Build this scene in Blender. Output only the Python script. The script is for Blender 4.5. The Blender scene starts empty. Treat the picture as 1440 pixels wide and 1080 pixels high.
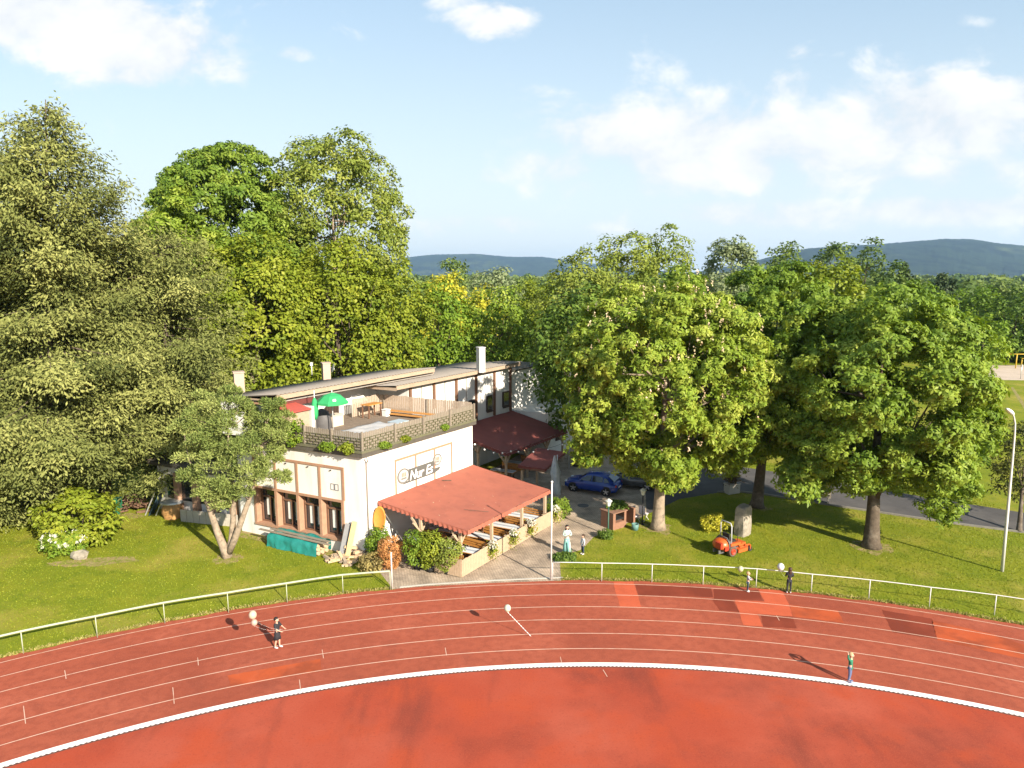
import bpy, math, random
import numpy as np
from mathutils import Vector, Matrix, Euler
PI = math.pi
R_ = math.radians
SC = bpy.context.scene
COL = SC.collection
rnd = random.Random(7)

# ------------------------------------------------------------------ camera geometry (surveyed from the photo)
F, H, HZ, CX, CY = 960., 16., 386., 720., 540.
PIT = math.atan((CY-HZ)/F)
_c, _s = math.cos(PIT), math.sin(PIT)
def ray(x, y):
    a = (x-CX)/F; b = (CY-y)/F
    return np.array([a, _c+b*_s, -_s+b*_c])
def P(x, y, z=0.):
    d = ray(x, y); r = d*((z-H)/d[2]); r[2] += H; return r
def at(x, y, Y):
    d = ray(x, y); r = d*(Y/d[1]); r[2] += H; return r
# building axes (not quite square on plan)
A0 = np.array([-8.4, 37.02])
U = np.array([math.cos(R_(56)), math.sin(R_(56))])
W = np.array([math.cos(R_(154.5)), math.sin(R_(154.5))])
MI = np.linalg.inv(np.c_[U, W])
def B(a, b, z):
    q = A0+a*U+b*W
    return (q[0], q[1], z)
TC = np.array([3.42, -11.56])          # centre of the track bend
SUN_AZ, SUN_EL = R_(-52.3), R_(26.7)

# ------------------------------------------------------------------ mesh helpers
class MB:
    def __init__(s): s.v = []; s.f = []; s.mi = []; s.sm = []
    def add(s, vs, fs, m=0, smooth=False):
        o = len(s.v); s.v += [tuple(map(float, p)) for p in vs]
        for f in fs: s.f.append([i+o for i in f]); s.mi.append(m); s.sm.append(smooth)
    def hexa(s, p, m=0):
        s.add(p, [(3,2,1,0),(4,5,6,7),(0,1,5,4),(1,2,6,5),(2,3,7,6),(3,0,4,7)], m)
    def box(s, c, d, rz=0., m=0, M=None):
        x, y, z = d[0]/2, d[1]/2, d[2]/2
        p = [(-x,-y,-z),(x,-y,-z),(x,y,-z),(-x,y,-z),(-x,-y,z),(x,-y,z),(x,y,z),(-x,y,z)]
        T = Matrix.Translation(c) @ (M.to_4x4() if M else Matrix.Rotation(rz, 4, 'Z'))
        s.hexa([T @ Vector(q) for q in p], m)
    def bb(s, a0, a1, b0, b1, z0, z1, m=0):    # box along the building's axes
        s.hexa([B(a0,b0,z0),B(a1,b0,z0),B(a1,b1,z0),B(a0,b1,z0),B(a0,b0,z1),B(a1,b0,z1),B(a1,b1,z1),B(a0,b1,z1)], m)
    def bar(s, p, q, w, h, m=0):               # rectangular bar from p to q
        p, q = Vector(p), Vector(q); d = (q-p)
        x = d.normalized(); up = Vector((0,0,1))
        if abs(x.z) > .95: up = Vector((0,1,0))
        y = up.cross(x).normalized(); z = x.cross(y)
        y *= w/2; z *= h/2
        s.hexa([p-y-z, p+y-z, p+y+z, p-y+z, q-y-z, q+y-z, q+y+z, q-y+z], m)
    def prism(s, pts, z0, z1, m=0):
        n = len(pts)
        v = [(p[0],p[1],z0) for p in pts]+[(p[0],p[1],z1) for p in pts]
        s.add(v, [tuple(range(n))[::-1], tuple(range(n,2*n))]+[(i,(i+1)%n,n+(i+1)%n,n+i) for i in range(n)], m)
    def tube(s, pts, r, n=6, m=0, smooth=True, cap=True):
        pts = [Vector(p) for p in pts]; k = len(pts)
        rs = [r]*k if not hasattr(r, '__len__') else r
        vs = []; ref = None
        for i, p in enumerate(pts):
            d = (pts[min(i+1,k-1)]-pts[max(i-1,0)]).normalized()
            if ref is None: ref = Vector((1,0,0)) if abs(d.x) < .8 else Vector((0,1,0))
            a = (ref-d*ref.dot(d)).normalized(); ref = a; b = d.cross(a)
            for j in range(n):
                t = 2*PI*j/n; vs.append(p+(a*math.cos(t)+b*math.sin(t))*rs[i])
        fs = [(i*n+j, i*n+(j+1)%n, (i+1)*n+(j+1)%n, (i+1)*n+j) for i in range(k-1) for j in range(n)]
        s.add(vs, fs, m, smooth)
        if cap:
            o = len(s.v)-n*k
            s.f += [[o+j for j in range(n)][::-1], [o+(k-1)*n+j for j in range(n)]]; s.mi += [m,m]; s.sm += [False,False]
    def lathe(s, prof, c=(0,0,0), n=16, m=0, smooth=True, sx=1., sy=1.):
        vs = []; k = len(prof)
        for r, z in prof:
            for j in range(n):
                t = 2*PI*j/n; vs.append((c[0]+r*sx*math.cos(t), c[1]+r*sy*math.sin(t), c[2]+z))
        s.add(vs, [(i*n+j, i*n+(j+1)%n, (i+1)*n+(j+1)%n, (i+1)*n+j) for i in range(k-1) for j in range(n)], m, smooth)
    def ball(s, c, r, n=10, k=7, m=0):
        r = (r,r,r) if not hasattr(r, '__len__') else r
        vs = [(c[0], c[1], c[2]-r[2])]
        for i in range(1, k):
            p = -PI/2+PI*i/k
            for j in range(n):
                t = 2*PI*j/n; vs.append((c[0]+r[0]*math.cos(p)*math.cos(t), c[1]+r[1]*math.cos(p)*math.sin(t), c[2]+r[2]*math.sin(p)))
        vs.append((c[0], c[1], c[2]+r[2])); e = len(vs)-1
        fs = [(0, 1+(j+1)%n, 1+j) for j in range(n)]
        fs += [(1+i*n+j, 1+i*n+(j+1)%n, 1+(i+1)*n+(j+1)%n, 1+(i+1)*n+j) for i in range(k-2) for j in range(n)]
        fs += [(1+(k-2)*n+j, 1+(k-2)*n+(j+1)%n, e) for j in range(n)]
        s.add(vs, fs, m, True)
    def wheel(s, c, r, w, ax='y', n=18, m=0):  # torus-edged disc on axis
        prof = [(0,-w*.35),(r*.6,-w*.35),(r*.7,-w*.5),(r*.93,-w*.5),(r,-w*.3),(r,w*.3),(r*.93,w*.5),(r*.7,w*.5),(r*.6,w*.35),(0,w*.35)]
        vs = []
        for q, z in prof:
            for j in range(n):
                t = 2*PI*j/n; x, y = q*math.cos(t), q*math.sin(t)
                vs.append((c[0]+x, c[1]+z, c[2]+y) if ax == 'y' else (c[0]+z, c[1]+x, c[2]+y))
        s.add(vs, [(i*n+j, i*n+(j+1)%n, (i+1)*n+(j+1)%n, (i+1)*n+j) for i in range(len(prof)-1) for j in range(n)], m, True)
    def build(s, name, mats, parent=None, world=True):
        me = bpy.data.meshes.new(name)
        me.from_pydata(s.v, [], s.f)
        for mt in (mats if isinstance(mats, (list, tuple)) else [mats]): me.materials.append(mt)
        me.polygons.foreach_set('material_index', s.mi)
        me.polygons.foreach_set('use_smooth', s.sm)
        me.update()
        return link(name, me, parent, world)
def link(name, me, parent=None, world=True):
    o = bpy.data.objects.new(name, me); COL.objects.link(o)
    if parent:
        o.parent = parent
        if world and parent.type == 'EMPTY': o.matrix_parent_inverse = Matrix.Translation(-parent.location)
    return o
def tag(o, label, cat, group=None, kind=None):
    if label: o['label'] = label
    if cat: o['category'] = cat
    if group: o['group'] = group
    if kind: o['kind'] = kind
    return o
def thing(name, label, cat, loc=(0,0,0), rz=0., group=None):
    o = bpy.data.objects.new(name, None); COL.objects.link(o)
    o.empty_display_size = .2
    o.location = [float(x) for x in loc]; o.rotation_euler = (0,0,rz)
    return tag(o, label, cat, group)
def dup(o, parent=None):
    c = o.copy(); COL.objects.link(c)
    if parent: c.parent = parent; c.matrix_parent_inverse = o.matrix_parent_inverse.copy()
    for ch in [x for x in KIDS(o)]: dup(ch, c)
    return c
def KIDS(o): return list(o.children)
def place(o, loc, rz=0., label=None, group=None, scale=None):
    o.location = [float(x) for x in loc]; o.rotation_euler = (0,0,rz)
    if label: o['label'] = label
    if group: o['group'] = group
    if scale: o.scale = scale if hasattr(scale, '__len__') else (scale,)*3
    return o

# ------------------------------------------------------------------ materials
def nodes(m):
    m.use_nodes = True
    return m.node_tree.nodes, m.node_tree.links
def rgb(c): return (c[0], c[1], c[2], 1.)
MATS = {}
def mat(name, col, rough=.7, var=.12, scale=6., metal=0., spec=.4, bump=0., bscale=None, dirt=None, dscale=.6, damt=.5):
    if name in MATS: return MATS[name]
    m = bpy.data.materials.new(name); n, l = nodes(m)
    b = n['Principled BSDF']; b.inputs['Roughness'].default_value = rough; b.inputs['Metallic'].default_value = metal
    b.inputs['Specular IOR Level'].default_value = spec
    tc = n.new('ShaderNodeTexCoord')
    nz = n.new('ShaderNodeTexNoise'); nz.inputs['Scale'].default_value = scale; nz.inputs['Detail'].default_value = 5
    l.new(tc.outputs['Object'], nz.inputs['Vector'])
    mx = n.new('ShaderNodeMix'); mx.data_type = 'RGBA'
    mx.inputs['A'].default_value = rgb([max(0,x*(1-var)) for x in col]); mx.inputs['B'].default_value = rgb([min(1,x*(1+var)) for x in col])
    l.new(nz.outputs['Fac'], mx.inputs['Factor']); out = mx.outputs['Result']
    if dirt:
        n2 = n.new('ShaderNodeTexNoise'); n2.inputs['Scale'].default_value = dscale; n2.inputs['Detail'].default_value = 8; n2.inputs['Roughness'].default_value = .65
        mp = n.new('ShaderNodeMapping'); mp.inputs['Scale'].default_value = (1.6,1.6,.22) if 'render' in name else (1,1,1)
        l.new(tc.outputs['Object'], mp.inputs['Vector']); l.new(mp.outputs['Vector'], n2.inputs['Vector'])
        rp = n.new('ShaderNodeMapRange'); rp.inputs['From Min'].default_value = .5; rp.inputs['From Max'].default_value = .72; rp.inputs['To Max'].default_value = damt
        l.new(n2.outputs['Fac'], rp.inputs['Value'])
        m2 = n.new('ShaderNodeMix'); m2.data_type = 'RGBA'; m2.inputs['B'].default_value = rgb(dirt)
        l.new(rp.outputs['Result'], m2.inputs['Factor']); l.new(out, m2.inputs['A']); out = m2.outputs['Result']
    l.new(out, b.inputs['Base Color'])
    if bump:
        n3 = n.new('ShaderNodeTexNoise'); n3.inputs['Scale'].default_value = bscale or scale*4; n3.inputs['Detail'].default_value = 4
        l.new(tc.outputs['Object'], n3.inputs['Vector'])
        bp = n.new('ShaderNodeBump'); bp.inputs['Strength'].default_value = bump; bp.inputs['Distance'].default_value = .03
        l.new(n3.outputs['Fac'], bp.inputs['Height']); l.new(bp.outputs['Normal'], b.inputs['Normal'])
    MATS[name] = m
    return m
LEAFK = 2.0
def leafmat(name, dark, mid, light, trans=.27, rough=.5, spec=.16):
    if name in MATS: return MATS[name]
    m = bpy.data.materials.new(name); n, l = nodes(m)
    dark, mid, light = ([min(1,x*LEAFK) for x in c] for c in (dark, mid, light))
    b = n['Principled BSDF']; b.inputs['Roughness'].default_value = rough; b.inputs['Specular IOR Level'].default_value = spec
    at_ = n.new('ShaderNodeAttribute'); at_.attribute_name = 'tint'
    cr = n.new('ShaderNodeValToRGB'); e = cr.color_ramp.elements
    e[0].position = 0.; e[0].color = rgb(dark); e[1].position = 1.; e[1].color = rgb(light)
    k = e.new(.5); k.color = rgb(mid)
    l.new(at_.outputs['Fac'], cr.inputs['Fac'])
    l.new(cr.outputs['Color'], b.inputs['Base Color'])
    tr = n.new('ShaderNodeBsdfTranslucent')
    hs = n.new('ShaderNodeHueSaturation'); hs.inputs['Saturation'].default_value = 1.1; hs.inputs['Value'].default_value = 1.25; hs.inputs['Hue'].default_value = .49
    l.new(cr.outputs['Color'], hs.inputs['Color']); l.new(hs.outputs['Color'], tr.inputs['Color'])
    ms = n.new('ShaderNodeMixShader'); ms.inputs['Fac'].default_value = trans
    l.new(b.outputs['BSDF'], ms.inputs[1]); l.new(tr.outputs['BSDF'], ms.inputs[2])
    l.new(ms.outputs['Shader'], n['Material Output'].inputs['Surface'])
    MATS[name] = m
    return m
def glassmat(name, col, rough=.08):
    m = mat(name, col, rough, .2, 2., spec=.9)
    return m

white = mat('white_render', (.70,.67,.62), .9, .06, 1.2, dirt=(.40,.34,.27), dscale=.7, damt=.5, bump=.15, bscale=25)
white2 = mat('white_render_upper', (.66,.64,.60), .9, .06, 1.5, dirt=(.40,.37,.32), dscale=.6, damt=.35, bump=.15, bscale=25)
salmon = mat('salmon_stone', (.35,.20,.125), .85, .2, 5, dirt=(.25,.14,.09), dscale=2)
brownwood = mat('brown_wood', (.16,.08,.045), .7, .25, 9)
darkwood = mat('dark_wood', (.055,.035,.025), .7, .3, 9)
tanwood = mat('tan_fascia', (.36,.27,.19), .8, .2, 6, dirt=(.24,.17,.12), dscale=2)
greywood = mat('grey_weathered_wood', (.225,.19,.145), .85, .25, 7, dirt=(.17,.15,.11), dscale=2.5)
fencewood = mat('pale_fence_wood', (.40,.29,.19), .85, .2, 7, dirt=(.28,.2,.13), dscale=2)
orangewood = mat('orange_varnished_wood', (.47,.22,.055), .5, .25, 9)
paint = mat('white_paint', (.78,.77,.74), .5, .04, 4)
slabm = mat('slab_edge', (.085,.075,.06), .9, .3, 4, dirt=(.07,.08,.035), dscale=1.6)
roofm = mat('corrugated_roof', (.20,.175,.15), .85, .2, 2, dirt=(.17,.15,.13), dscale=1.2)
glassm = glassmat('dark_glass', (.022,.025,.028))
curtain = mat('curtain', (.62,.6,.56), .9, .1, 8)
metal = mat('galvanised_metal', (.55,.55,.53), .45, .1, 10, metal=.6)
white_metal = mat('white_metal', (.56,.55,.52), .5, .08, 8)
railgreen = mat('aged_rail_paint', (.34,.37,.26), .5, .15, 3)
black = mat('black_rubber', (.018,.018,.018), .75, .2, 10)
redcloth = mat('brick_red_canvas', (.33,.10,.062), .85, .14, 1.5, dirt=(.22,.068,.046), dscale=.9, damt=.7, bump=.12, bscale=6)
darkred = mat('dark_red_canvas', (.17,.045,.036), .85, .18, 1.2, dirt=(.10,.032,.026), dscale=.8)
concrete = mat('concrete', (.42,.39,.34), .9, .15, 3, dirt=(.25,.23,.19), dscale=1.5)
bark = mat('bark', (.085,.064,.045), .95, .6, 6, bump=1., bscale=7, dirt=(.20,.165,.125), dscale=1.6, damt=.8)
palebark = mat('pale_bark', (.27,.21,.15), .95, .5, 5, bump=1., bscale=7, dirt=(.075,.06,.042), dscale=3.2, damt=.95)
stonem = mat('granite', (.27,.235,.185), .9, .45, 7, dirt=(.11,.105,.075), dscale=2.2, damt=.8, bump=.6, bscale=8)
brickm = mat('brick', (.235,.12,.075), .9, .3, 8)
skin = mat('skin', (.55,.33,.23), .6, .06, 8)
def cloth(name, c): return mat('cloth_'+name, c, .85, .12, 14)

# ------------------------------------------------------------------ foliage
RS = np.random.RandomState(11)
def unit(a): return a/np.maximum(np.linalg.norm(a, axis=1, keepdims=True), 1e-6)
def rdir(n): return unit(RS.normal(size=(n,3)))
def leaves(name, C, N, T, L, Wd, tint, material, parent=None, palm=0, droop=.3):
    """C centres, N normals, T growth direction; a diamond per leaf, or a fan of leaflets"""
    n = len(C)
    N = unit(N); T = unit(T-N*(T*N).sum(1, keepdims=True)); S = np.cross(N, T)
    L = (np.ones(n)*L)[:,None]; Wd = (np.ones(n)*Wd)[:,None]
    if palm:
        Cs, Ts, Ns, Ls, Ws, ts = [], [], [], [], [], []
        for k in range(palm):
            th = 2*PI*k/palm + (0 if palm > 3 else .6) + RS.uniform(-.25,.25,n)
            d = T*np.cos(th)[:,None]+S*np.sin(th)[:,None]
            d2 = unit(d-N*(droop+RS.uniform(-.15,.25,n))[:,None])
            Cs.append(C); Ts.append(d2); Ns.append(unit(N+d*.3)); k_ = RS.uniform(.75,1.1,n)[:,None]
            Ls.append(L*k_); Ws.append(Wd*k_); ts.append(tint+RS.uniform(-.08,.08,n))
        C, T, N, L, Wd, tint = map(np.concatenate, (Cs, Ts, Ns, Ls, Ws, ts))
        S = np.cross(N, T); n = len(C)
    v = np.empty((n,4,3))
    v[:,0] = C; v[:,1] = C+T*L*.55+S*Wd*.5; v[:,2] = C+T*L-N*L*.12; v[:,3] = C+T*L*.55-S*Wd*.5
    me = bpy.data.meshes.new(name)
    me.vertices.add(4*n); me.loops.add(4*n); me.polygons.add(n)
    me.vertices.foreach_set('co', v.reshape(-1).astype(np.float32))
    me.loops.foreach_set('vertex_index', np.arange(4*n, dtype=np.int32))
    me.polygons.foreach_set('loop_start', np.arange(0,4*n,4, dtype=np.int32))
    at_ = me.attributes.new('tint', 'FLOAT', 'FACE'); at_.data.foreach_set('value', np.clip(tint,0,1).astype(np.float32))
    me.materials.append(material); me.update(calc_edges=True)
    return link(name, me, parent)
def lobes_of(c, r, nsub, sub=(.30,.46), seed=0):
    """main ellipsoid plus bumpy sub-lobes on it -> (n,6): centre, radii"""
    rs = np.random.RandomState(seed)
    out = [np.r_[c, np.array(r)*.80]]
    for i in range(nsub):
        z = 1-2*(i+.5)/nsub; ph = i*2.39996+rs.uniform(-.4,.4); q = math.sqrt(max(0,1-z*z))
        d = np.array([q*math.cos(ph), q*math.sin(ph), z]); k = rs.uniform(*sub)
        rr = np.array([k*min(r[0],r[1])*1.05, k*min(r[0],r[1])*1.05, k*r[2]*.85])
        out.append(np.r_[c+d*(np.array(r)-rr*.95), rr])
    return np.array(out)
def clumps_of(lobes, size, dens=1.):
    """clump centres over the lobes' surfaces, dropping those buried inside another lobe"""
    cs = []
    for lb in lobes:
        area = 4*PI*((lb[3]*lb[4])**1.6/3+2*(lb[3]*lb[5])**1.6/3)**(1/1.6)
        n = max(6, int(area/(size*size*1.9)*dens))
        d = rdir(n); p = lb[:3]+d*lb[3:]*RS.uniform(.86,1.04,(n,1)); cs.append((p, d))
    p = np.concatenate([a for a, _ in cs]); d = np.concatenate([b for _, b in cs])
    keep = np.ones(len(p), bool)
    for lb in lobes: keep &= ((((p-lb[:3])/lb[3:])**2).sum(1) > .5)
    return p[keep], d[keep]
def crown(name, lobes, material, parent, size=.95, nl=40, L=.34, Wd=.2, palm=0, dens=1., flat=.7, up=.35, jit=.75, bias=.5, tspread=.14, floor=None, droop=.3):
    cp, cd = clumps_of(lobes, size, dens)
    if floor is not None:
        k = cp[:,2] > floor; cp, cd = cp[k], cd[k]
    m = len(cp); ct = RS.normal(.5, tspread, m)
    rad = size*RS.uniform(.7,1.3,m)
    idx = np.repeat(np.arange(m), nl); n = len(idx)
    d = unit(rdir(n)+cd[idx]*.75+np.array([0,0,.25]))
    q = RS.uniform(.45,1.05,(n,1))
    C = cp[idx]+d*rad[idx][:,None]*q*np.array([1,1,flat])
    N = d*.55+cd[idx]*.35+np.array([0,0,up])+rdir(n)*jit
    T = d+np.array([0,0,-.35])+rdir(n)*.7
    tint = ct[idx]+RS.normal(0,.10,n)+(bias-.5)
    return leaves(name, C, N, T, L*RS.uniform(.6,1.3,n), Wd*RS.uniform(.7,1.2,n), tint, material, parent, palm, droop)
def limbs(mb, base, r0, lobes, nl=12, fork=.3, lean=(0,0), seed=1, rise=.9, m=0):
    """tapered trunk with limbs that reach into the crown"""
    rs = random.Random(seed)
    top = lobes[0][:3].copy(); b = np.array(base, float)
    ht = top[2]+lobes[0][5]*.55-b[2]
    def tp(t): return b+np.array([(top[0]-b[0])*t+lean[0]*math.sin(t*3), (top[1]-b[1])*t+lean[1]*math.sin(t*2.3), ht*t])
    K = 9
    pts = [tp(i/K) for i in range(K+1)]
    rr = [r0*(1.35 if i == 0 else 1.0)*(1-.93*(i/K)**.9) for i in range(K+1)]
    pts.insert(1, tp(.03)); rr.insert(1, r0*1.05)
    mb.tube(pts, rr, 10, m)
    for i in range(nl):
        t = fork+(.9-fork)*i/nl; p = tp(t)
        lb = lobes[1+(i*5+seed) % max(1, len(lobes)-1)] if len(lobes) > 1 else lobes[0]
        e = lb[:3]+np.array([rs.uniform(-.3,.3)*lb[3], rs.uniform(-.3,.3)*lb[4], rs.uniform(-.2,.3)*lb[5]])
        if e[2] < p[2]+.3: e[2] = p[2]+.3+rs.random()*1.5
        mid = p*.5+e*.5+np.array([rs.uniform(-.5,.5), rs.uniform(-.5,.5), -.1*np.linalg.norm(e-p)])
        r = r0*.42*(1-.6*t)
        mb.tube([p, p*.55+mid*.45+np.array([0,0,.05]), mid, e], [r, r*.8, r*.55, r*.12], 6, m)
        for _ in range(2):
            e2 = mid+(e-mid)*.3+np.array([rs.uniform(-1,1), rs.uniform(-1,1), rs.uniform(.2,1)])*np.linalg.norm(e-p)*.4
            mb.tube([mid, mid*.5+e2*.5, e2], [r*.4, r*.28, r*.06], 5, m)
def pxlobes(box, Y, nsub=14, depth=None, seed=0, sub=(.30,.46), shrink=0.):
    x0, y0, x1, y1 = box
    c = at((x0+x1)/2, (y0+y1)/2, Y); a = at(x0, (y0+y1)/2, Y); t = at((x0+x1)/2, y0, Y); b_ = at((x0+x1)/2, y1, Y)
    rx = max(.5, abs(c[0]-a[0])-.5*shrink); rz = max(.5, (t[2]-b_[2])/2-.4*shrink); c[2] = (t[2]+b_[2])/2
    return lobes_of(c, (rx, depth or rx*.95, rz), nsub, sub, seed)
def tree(name, label, box, Y, base=None, cat='tree', group=None, r0=.35, lm=None, bk=None, nsub=14, seed=0, size=.95, nl=40, L=.34, Wd=.2, palm=0,
         dens=1., nlimb=12, fork=.3, depth=None, sub=(.30,.46), extra=None, floor=None, **kw):
    lb = pxlobes(box, Y, nsub, depth, seed, sub, size)
    if extra is not None: lb = np.concatenate([lb]+[pxlobes(e[:4], e[4], 5, None, seed+3, sub, size) for e in extra])
    if base is None: base = (lb[0][0], lb[0][1], 0.)
    t = thing(name, label, cat, base, 0, group)
    mb = MB(); limbs(mb, base, r0, lb, nlimb, fork, seed=seed+1); mb.build('trunk', bk or bark, t)
    crown('crown', lb, lm, t, size, nl, L, Wd, palm, dens, floor=floor, **kw)
    return t, lb
G_CHEST = leafmat('chestnut_leaf', (.044,.076,.009), (.098,.138,.015), (.184,.203,.034))
G_CHEST2 = leafmat('chestnut_leaf_green', (.036,.068,.009), (.082,.122,.014), (.150,.182,.028))
G_CHESTD = leafmat('chestnut_leaf_deep', (.032,.062,.009), (.072,.11,.014), (.135,.165,.025))
G_LIME = leafmat('lime_leaf', (.048,.074,.007), (.098,.120,.011), (.160,.168,.020))
G_POP = leafmat('poplar_leaf', (.050,.074,.012), (.10,.122,.020), (.165,.175,.038))
G_DARK = leafmat('deep_green_leaf', (.024,.044,.009), (.05,.082,.013), (.095,.13,.02))
G_MID = leafmat('fresh_leaf', (.04,.075,.009), (.078,.12,.012), (.14,.17,.02))
G_YEL = leafmat('yellow_leaf', (.13,.14,.012), (.23,.215,.02), (.34,.29,.035))
G_FIR = leafmat('spruce_needle', (.034,.042,.012), (.080,.090,.025), (.148,.152,.048), trans=.15, rough=.7, spec=.1)
G_PINE = leafmat('pine_needle', (.050,.072,.018), (.098,.122,.032), (.172,.188,.06), trans=.15, rough=.7, spec=.1)
G_FAR = leafmat('far_leaf', (.03,.052,.014), (.062,.088,.02), (.11,.135,.03))
G_GREY = leafmat('grey_leaf', (.06,.08,.035), (.105,.125,.06), (.165,.185,.10))
G_CANDLE = leafmat('chestnut_candle', (.30,.24,.14), (.42,.33,.22), (.50,.38,.28), trans=.2)
G_RUST = leafmat('rust_foliage', (.13,.055,.02), (.24,.115,.04), (.34,.18,.07), trans=.2)
G_GRASS = leafmat('grass_blade', (.054,.074,.006), (.092,.11,.009), (.145,.152,.018), trans=.25)

exec_parts = []
# ------------------------------------------------------------------ ground, track, paving
TINT = {'lawn': (1.03,1.0,.72), 'tartan_infield': (.98,.88,.86), 'tartan': (.98,.90,.88), 'tartan_patch': (.95,.88,.86), 'tartan_patch_worn': (.92,.82,.8), 'tartan_patch_dark': (.9,.75,.7)}
def groundmat(name, cols, scales, speck=None, bump=.3, bs=60, rough=.95):
    """cols[0] base, then each further colour mixed in by its own noise (colour, lo, hi, amount)"""
    k = TINT.get(name, (1,1,1)); cols = [tuple(c*q for c, q in zip(cols[0], k))]+[(tuple(c*q for c, q in zip(cc[0], k)),)+tuple(cc[1:]) for cc in cols[1:]]
    m = bpy.data.materials.new(name); n, l = nodes(m); b = n['Principled BSDF']
    b.inputs['Roughness'].default_value = rough; b.inputs['Specular IOR Level'].default_value = .088
    tc = n.new('ShaderNodeTexCoord'); cur = None
    v0 = n.new('ShaderNodeRGB'); v0.outputs[0].default_value = rgb(cols[0]); cur = v0.outputs[0]
    for (c, lo, hi, amt), s in zip(cols[1:], scales):
        nz = n.new('ShaderNodeTexNoise'); nz.inputs['Detail'].default_value = 6; nz.inputs['Roughness'].default_value = .6
        if hasattr(s, '__len__'):
            mp = n.new('ShaderNodeMapping'); mp.inputs['Scale'].default_value = s; mp.inputs['Rotation'].default_value = (0,0,.3)
            l.new(tc.outputs['Object'], mp.inputs['Vector']); l.new(mp.outputs['Vector'], nz.inputs['Vector']); nz.inputs['Scale'].default_value = 1
        else:
            nz.inputs['Scale'].default_value = s; l.new(tc.outputs['Object'], nz.inputs['Vector'])
        rp = n.new('ShaderNodeMapRange'); rp.inputs['From Min'].default_value = lo; rp.inputs['From Max'].default_value = hi; rp.inputs['To Max'].default_value = amt
        l.new(nz.outputs['Fac'], rp.inputs['Value'])
        mx = n.new('ShaderNodeMix'); mx.data_type = 'RGBA'; mx.inputs['B'].default_value = rgb(c)
        l.new(rp.outputs['Result'], mx.inputs['Factor']); l.new(cur, mx.inputs['A']); cur = mx.outputs['Result']
    l.new(cur, b.inputs['Base Color'])
    nz = n.new('ShaderNodeTexNoise'); nz.inputs['Scale'].default_value = bs; nz.inputs['Detail'].default_value = 3
    l.new(tc.outputs['Object'], nz.inputs['Vector'])
    bp = n.new('ShaderNodeBump'); bp.inputs['Strength'].default_value = bump; bp.inputs['Distance'].default_value = .03
    l.new(nz.outputs['Fac'], bp.inputs['Height']); l.new(bp.outputs['Normal'], b.inputs['Normal'])
    return m
lawn_m = groundmat('lawn', [(.145,.185,.018), ((.195,.21,.024),.42,.62,.9), ((.095,.14,.014),.5,.68,.85), ((.33,.27,.085),.50,.68,.75), ((.22,.23,.03),.5,.62,.6), ((.08,.105,.012),.54,.66,.5)],
                   [.35, .9, .22, 9., 16.], bump=.9, bs=22)
track_m = groundmat('tartan', [(.33,.088,.050), ((.23,.057,.034),.45,.66,.7), ((.40,.118,.07),.5,.68,.6), ((.18,.055,.038),.56,.72,.45), ((.22,.055,.033),.45,.6,.45), ((.45,.16,.10),.52,.66,.45)],
                    [.10, .28, .7, 3., 28.], bump=.25, bs=70)
infield_m = groundmat('tartan_infield', [(.345,.066,.034), ((.40,.105,.064),.45,.63,.7), ((.21,.050,.032),.48,.66,.8), ((.39,.070,.028),.5,.64,.7), ((.165,.045,.032),.55,.70,.65), ((.44,.125,.075),.52,.66,.4), ((.20,.045,.03),.55,.68,.45)],
                      [.13, .22, .4, (.45,.1,1), 24., 11.], bump=.25, bs=70)
patch_m = groundmat('tartan_patch', [(.50,.115,.056), ((.42,.095,.047),.42,.65,.8), ((.36,.08,.045),.55,.66,.5)], [1.2, 14.], bump=.2, bs=70)
patch2_m = groundmat('tartan_patch_worn', [(.45,.10,.038), ((.27,.07,.035),.45,.6,.85), ((.5,.13,.06),.5,.7,.5)], [.6, 1.7], bump=.2, bs=70)
patch3_m = groundmat('tartan_patch_dark', [(.19,.050,.031), ((.27,.068,.04),.45,.65,.8)], [.5], bump=.2, bs=70)
line_m = groundmat('lane_paint', [(.56,.37,.28), ((.42,.20,.13),.52,.68,.75)], [2.2], bump=.1)
edge_m = groundmat('edge_paint', [(.80,.74,.68), ((.62,.5,.43),.55,.7,.5)], [2.2], bump=.1)
dark_edge = mat('dark_rubber_edge', (.10,.05,.04), .95, .3, 8)
dirt_m = groundmat('bare_soil', [(.27,.21,.09), ((.33,.25,.13),.45,.62,.8), ((.17,.19,.03),.46,.58,.9)], [2., 3.], bump=.8, bs=30)
pave_m = bpy.data.materials.new('paving_blocks')
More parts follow.
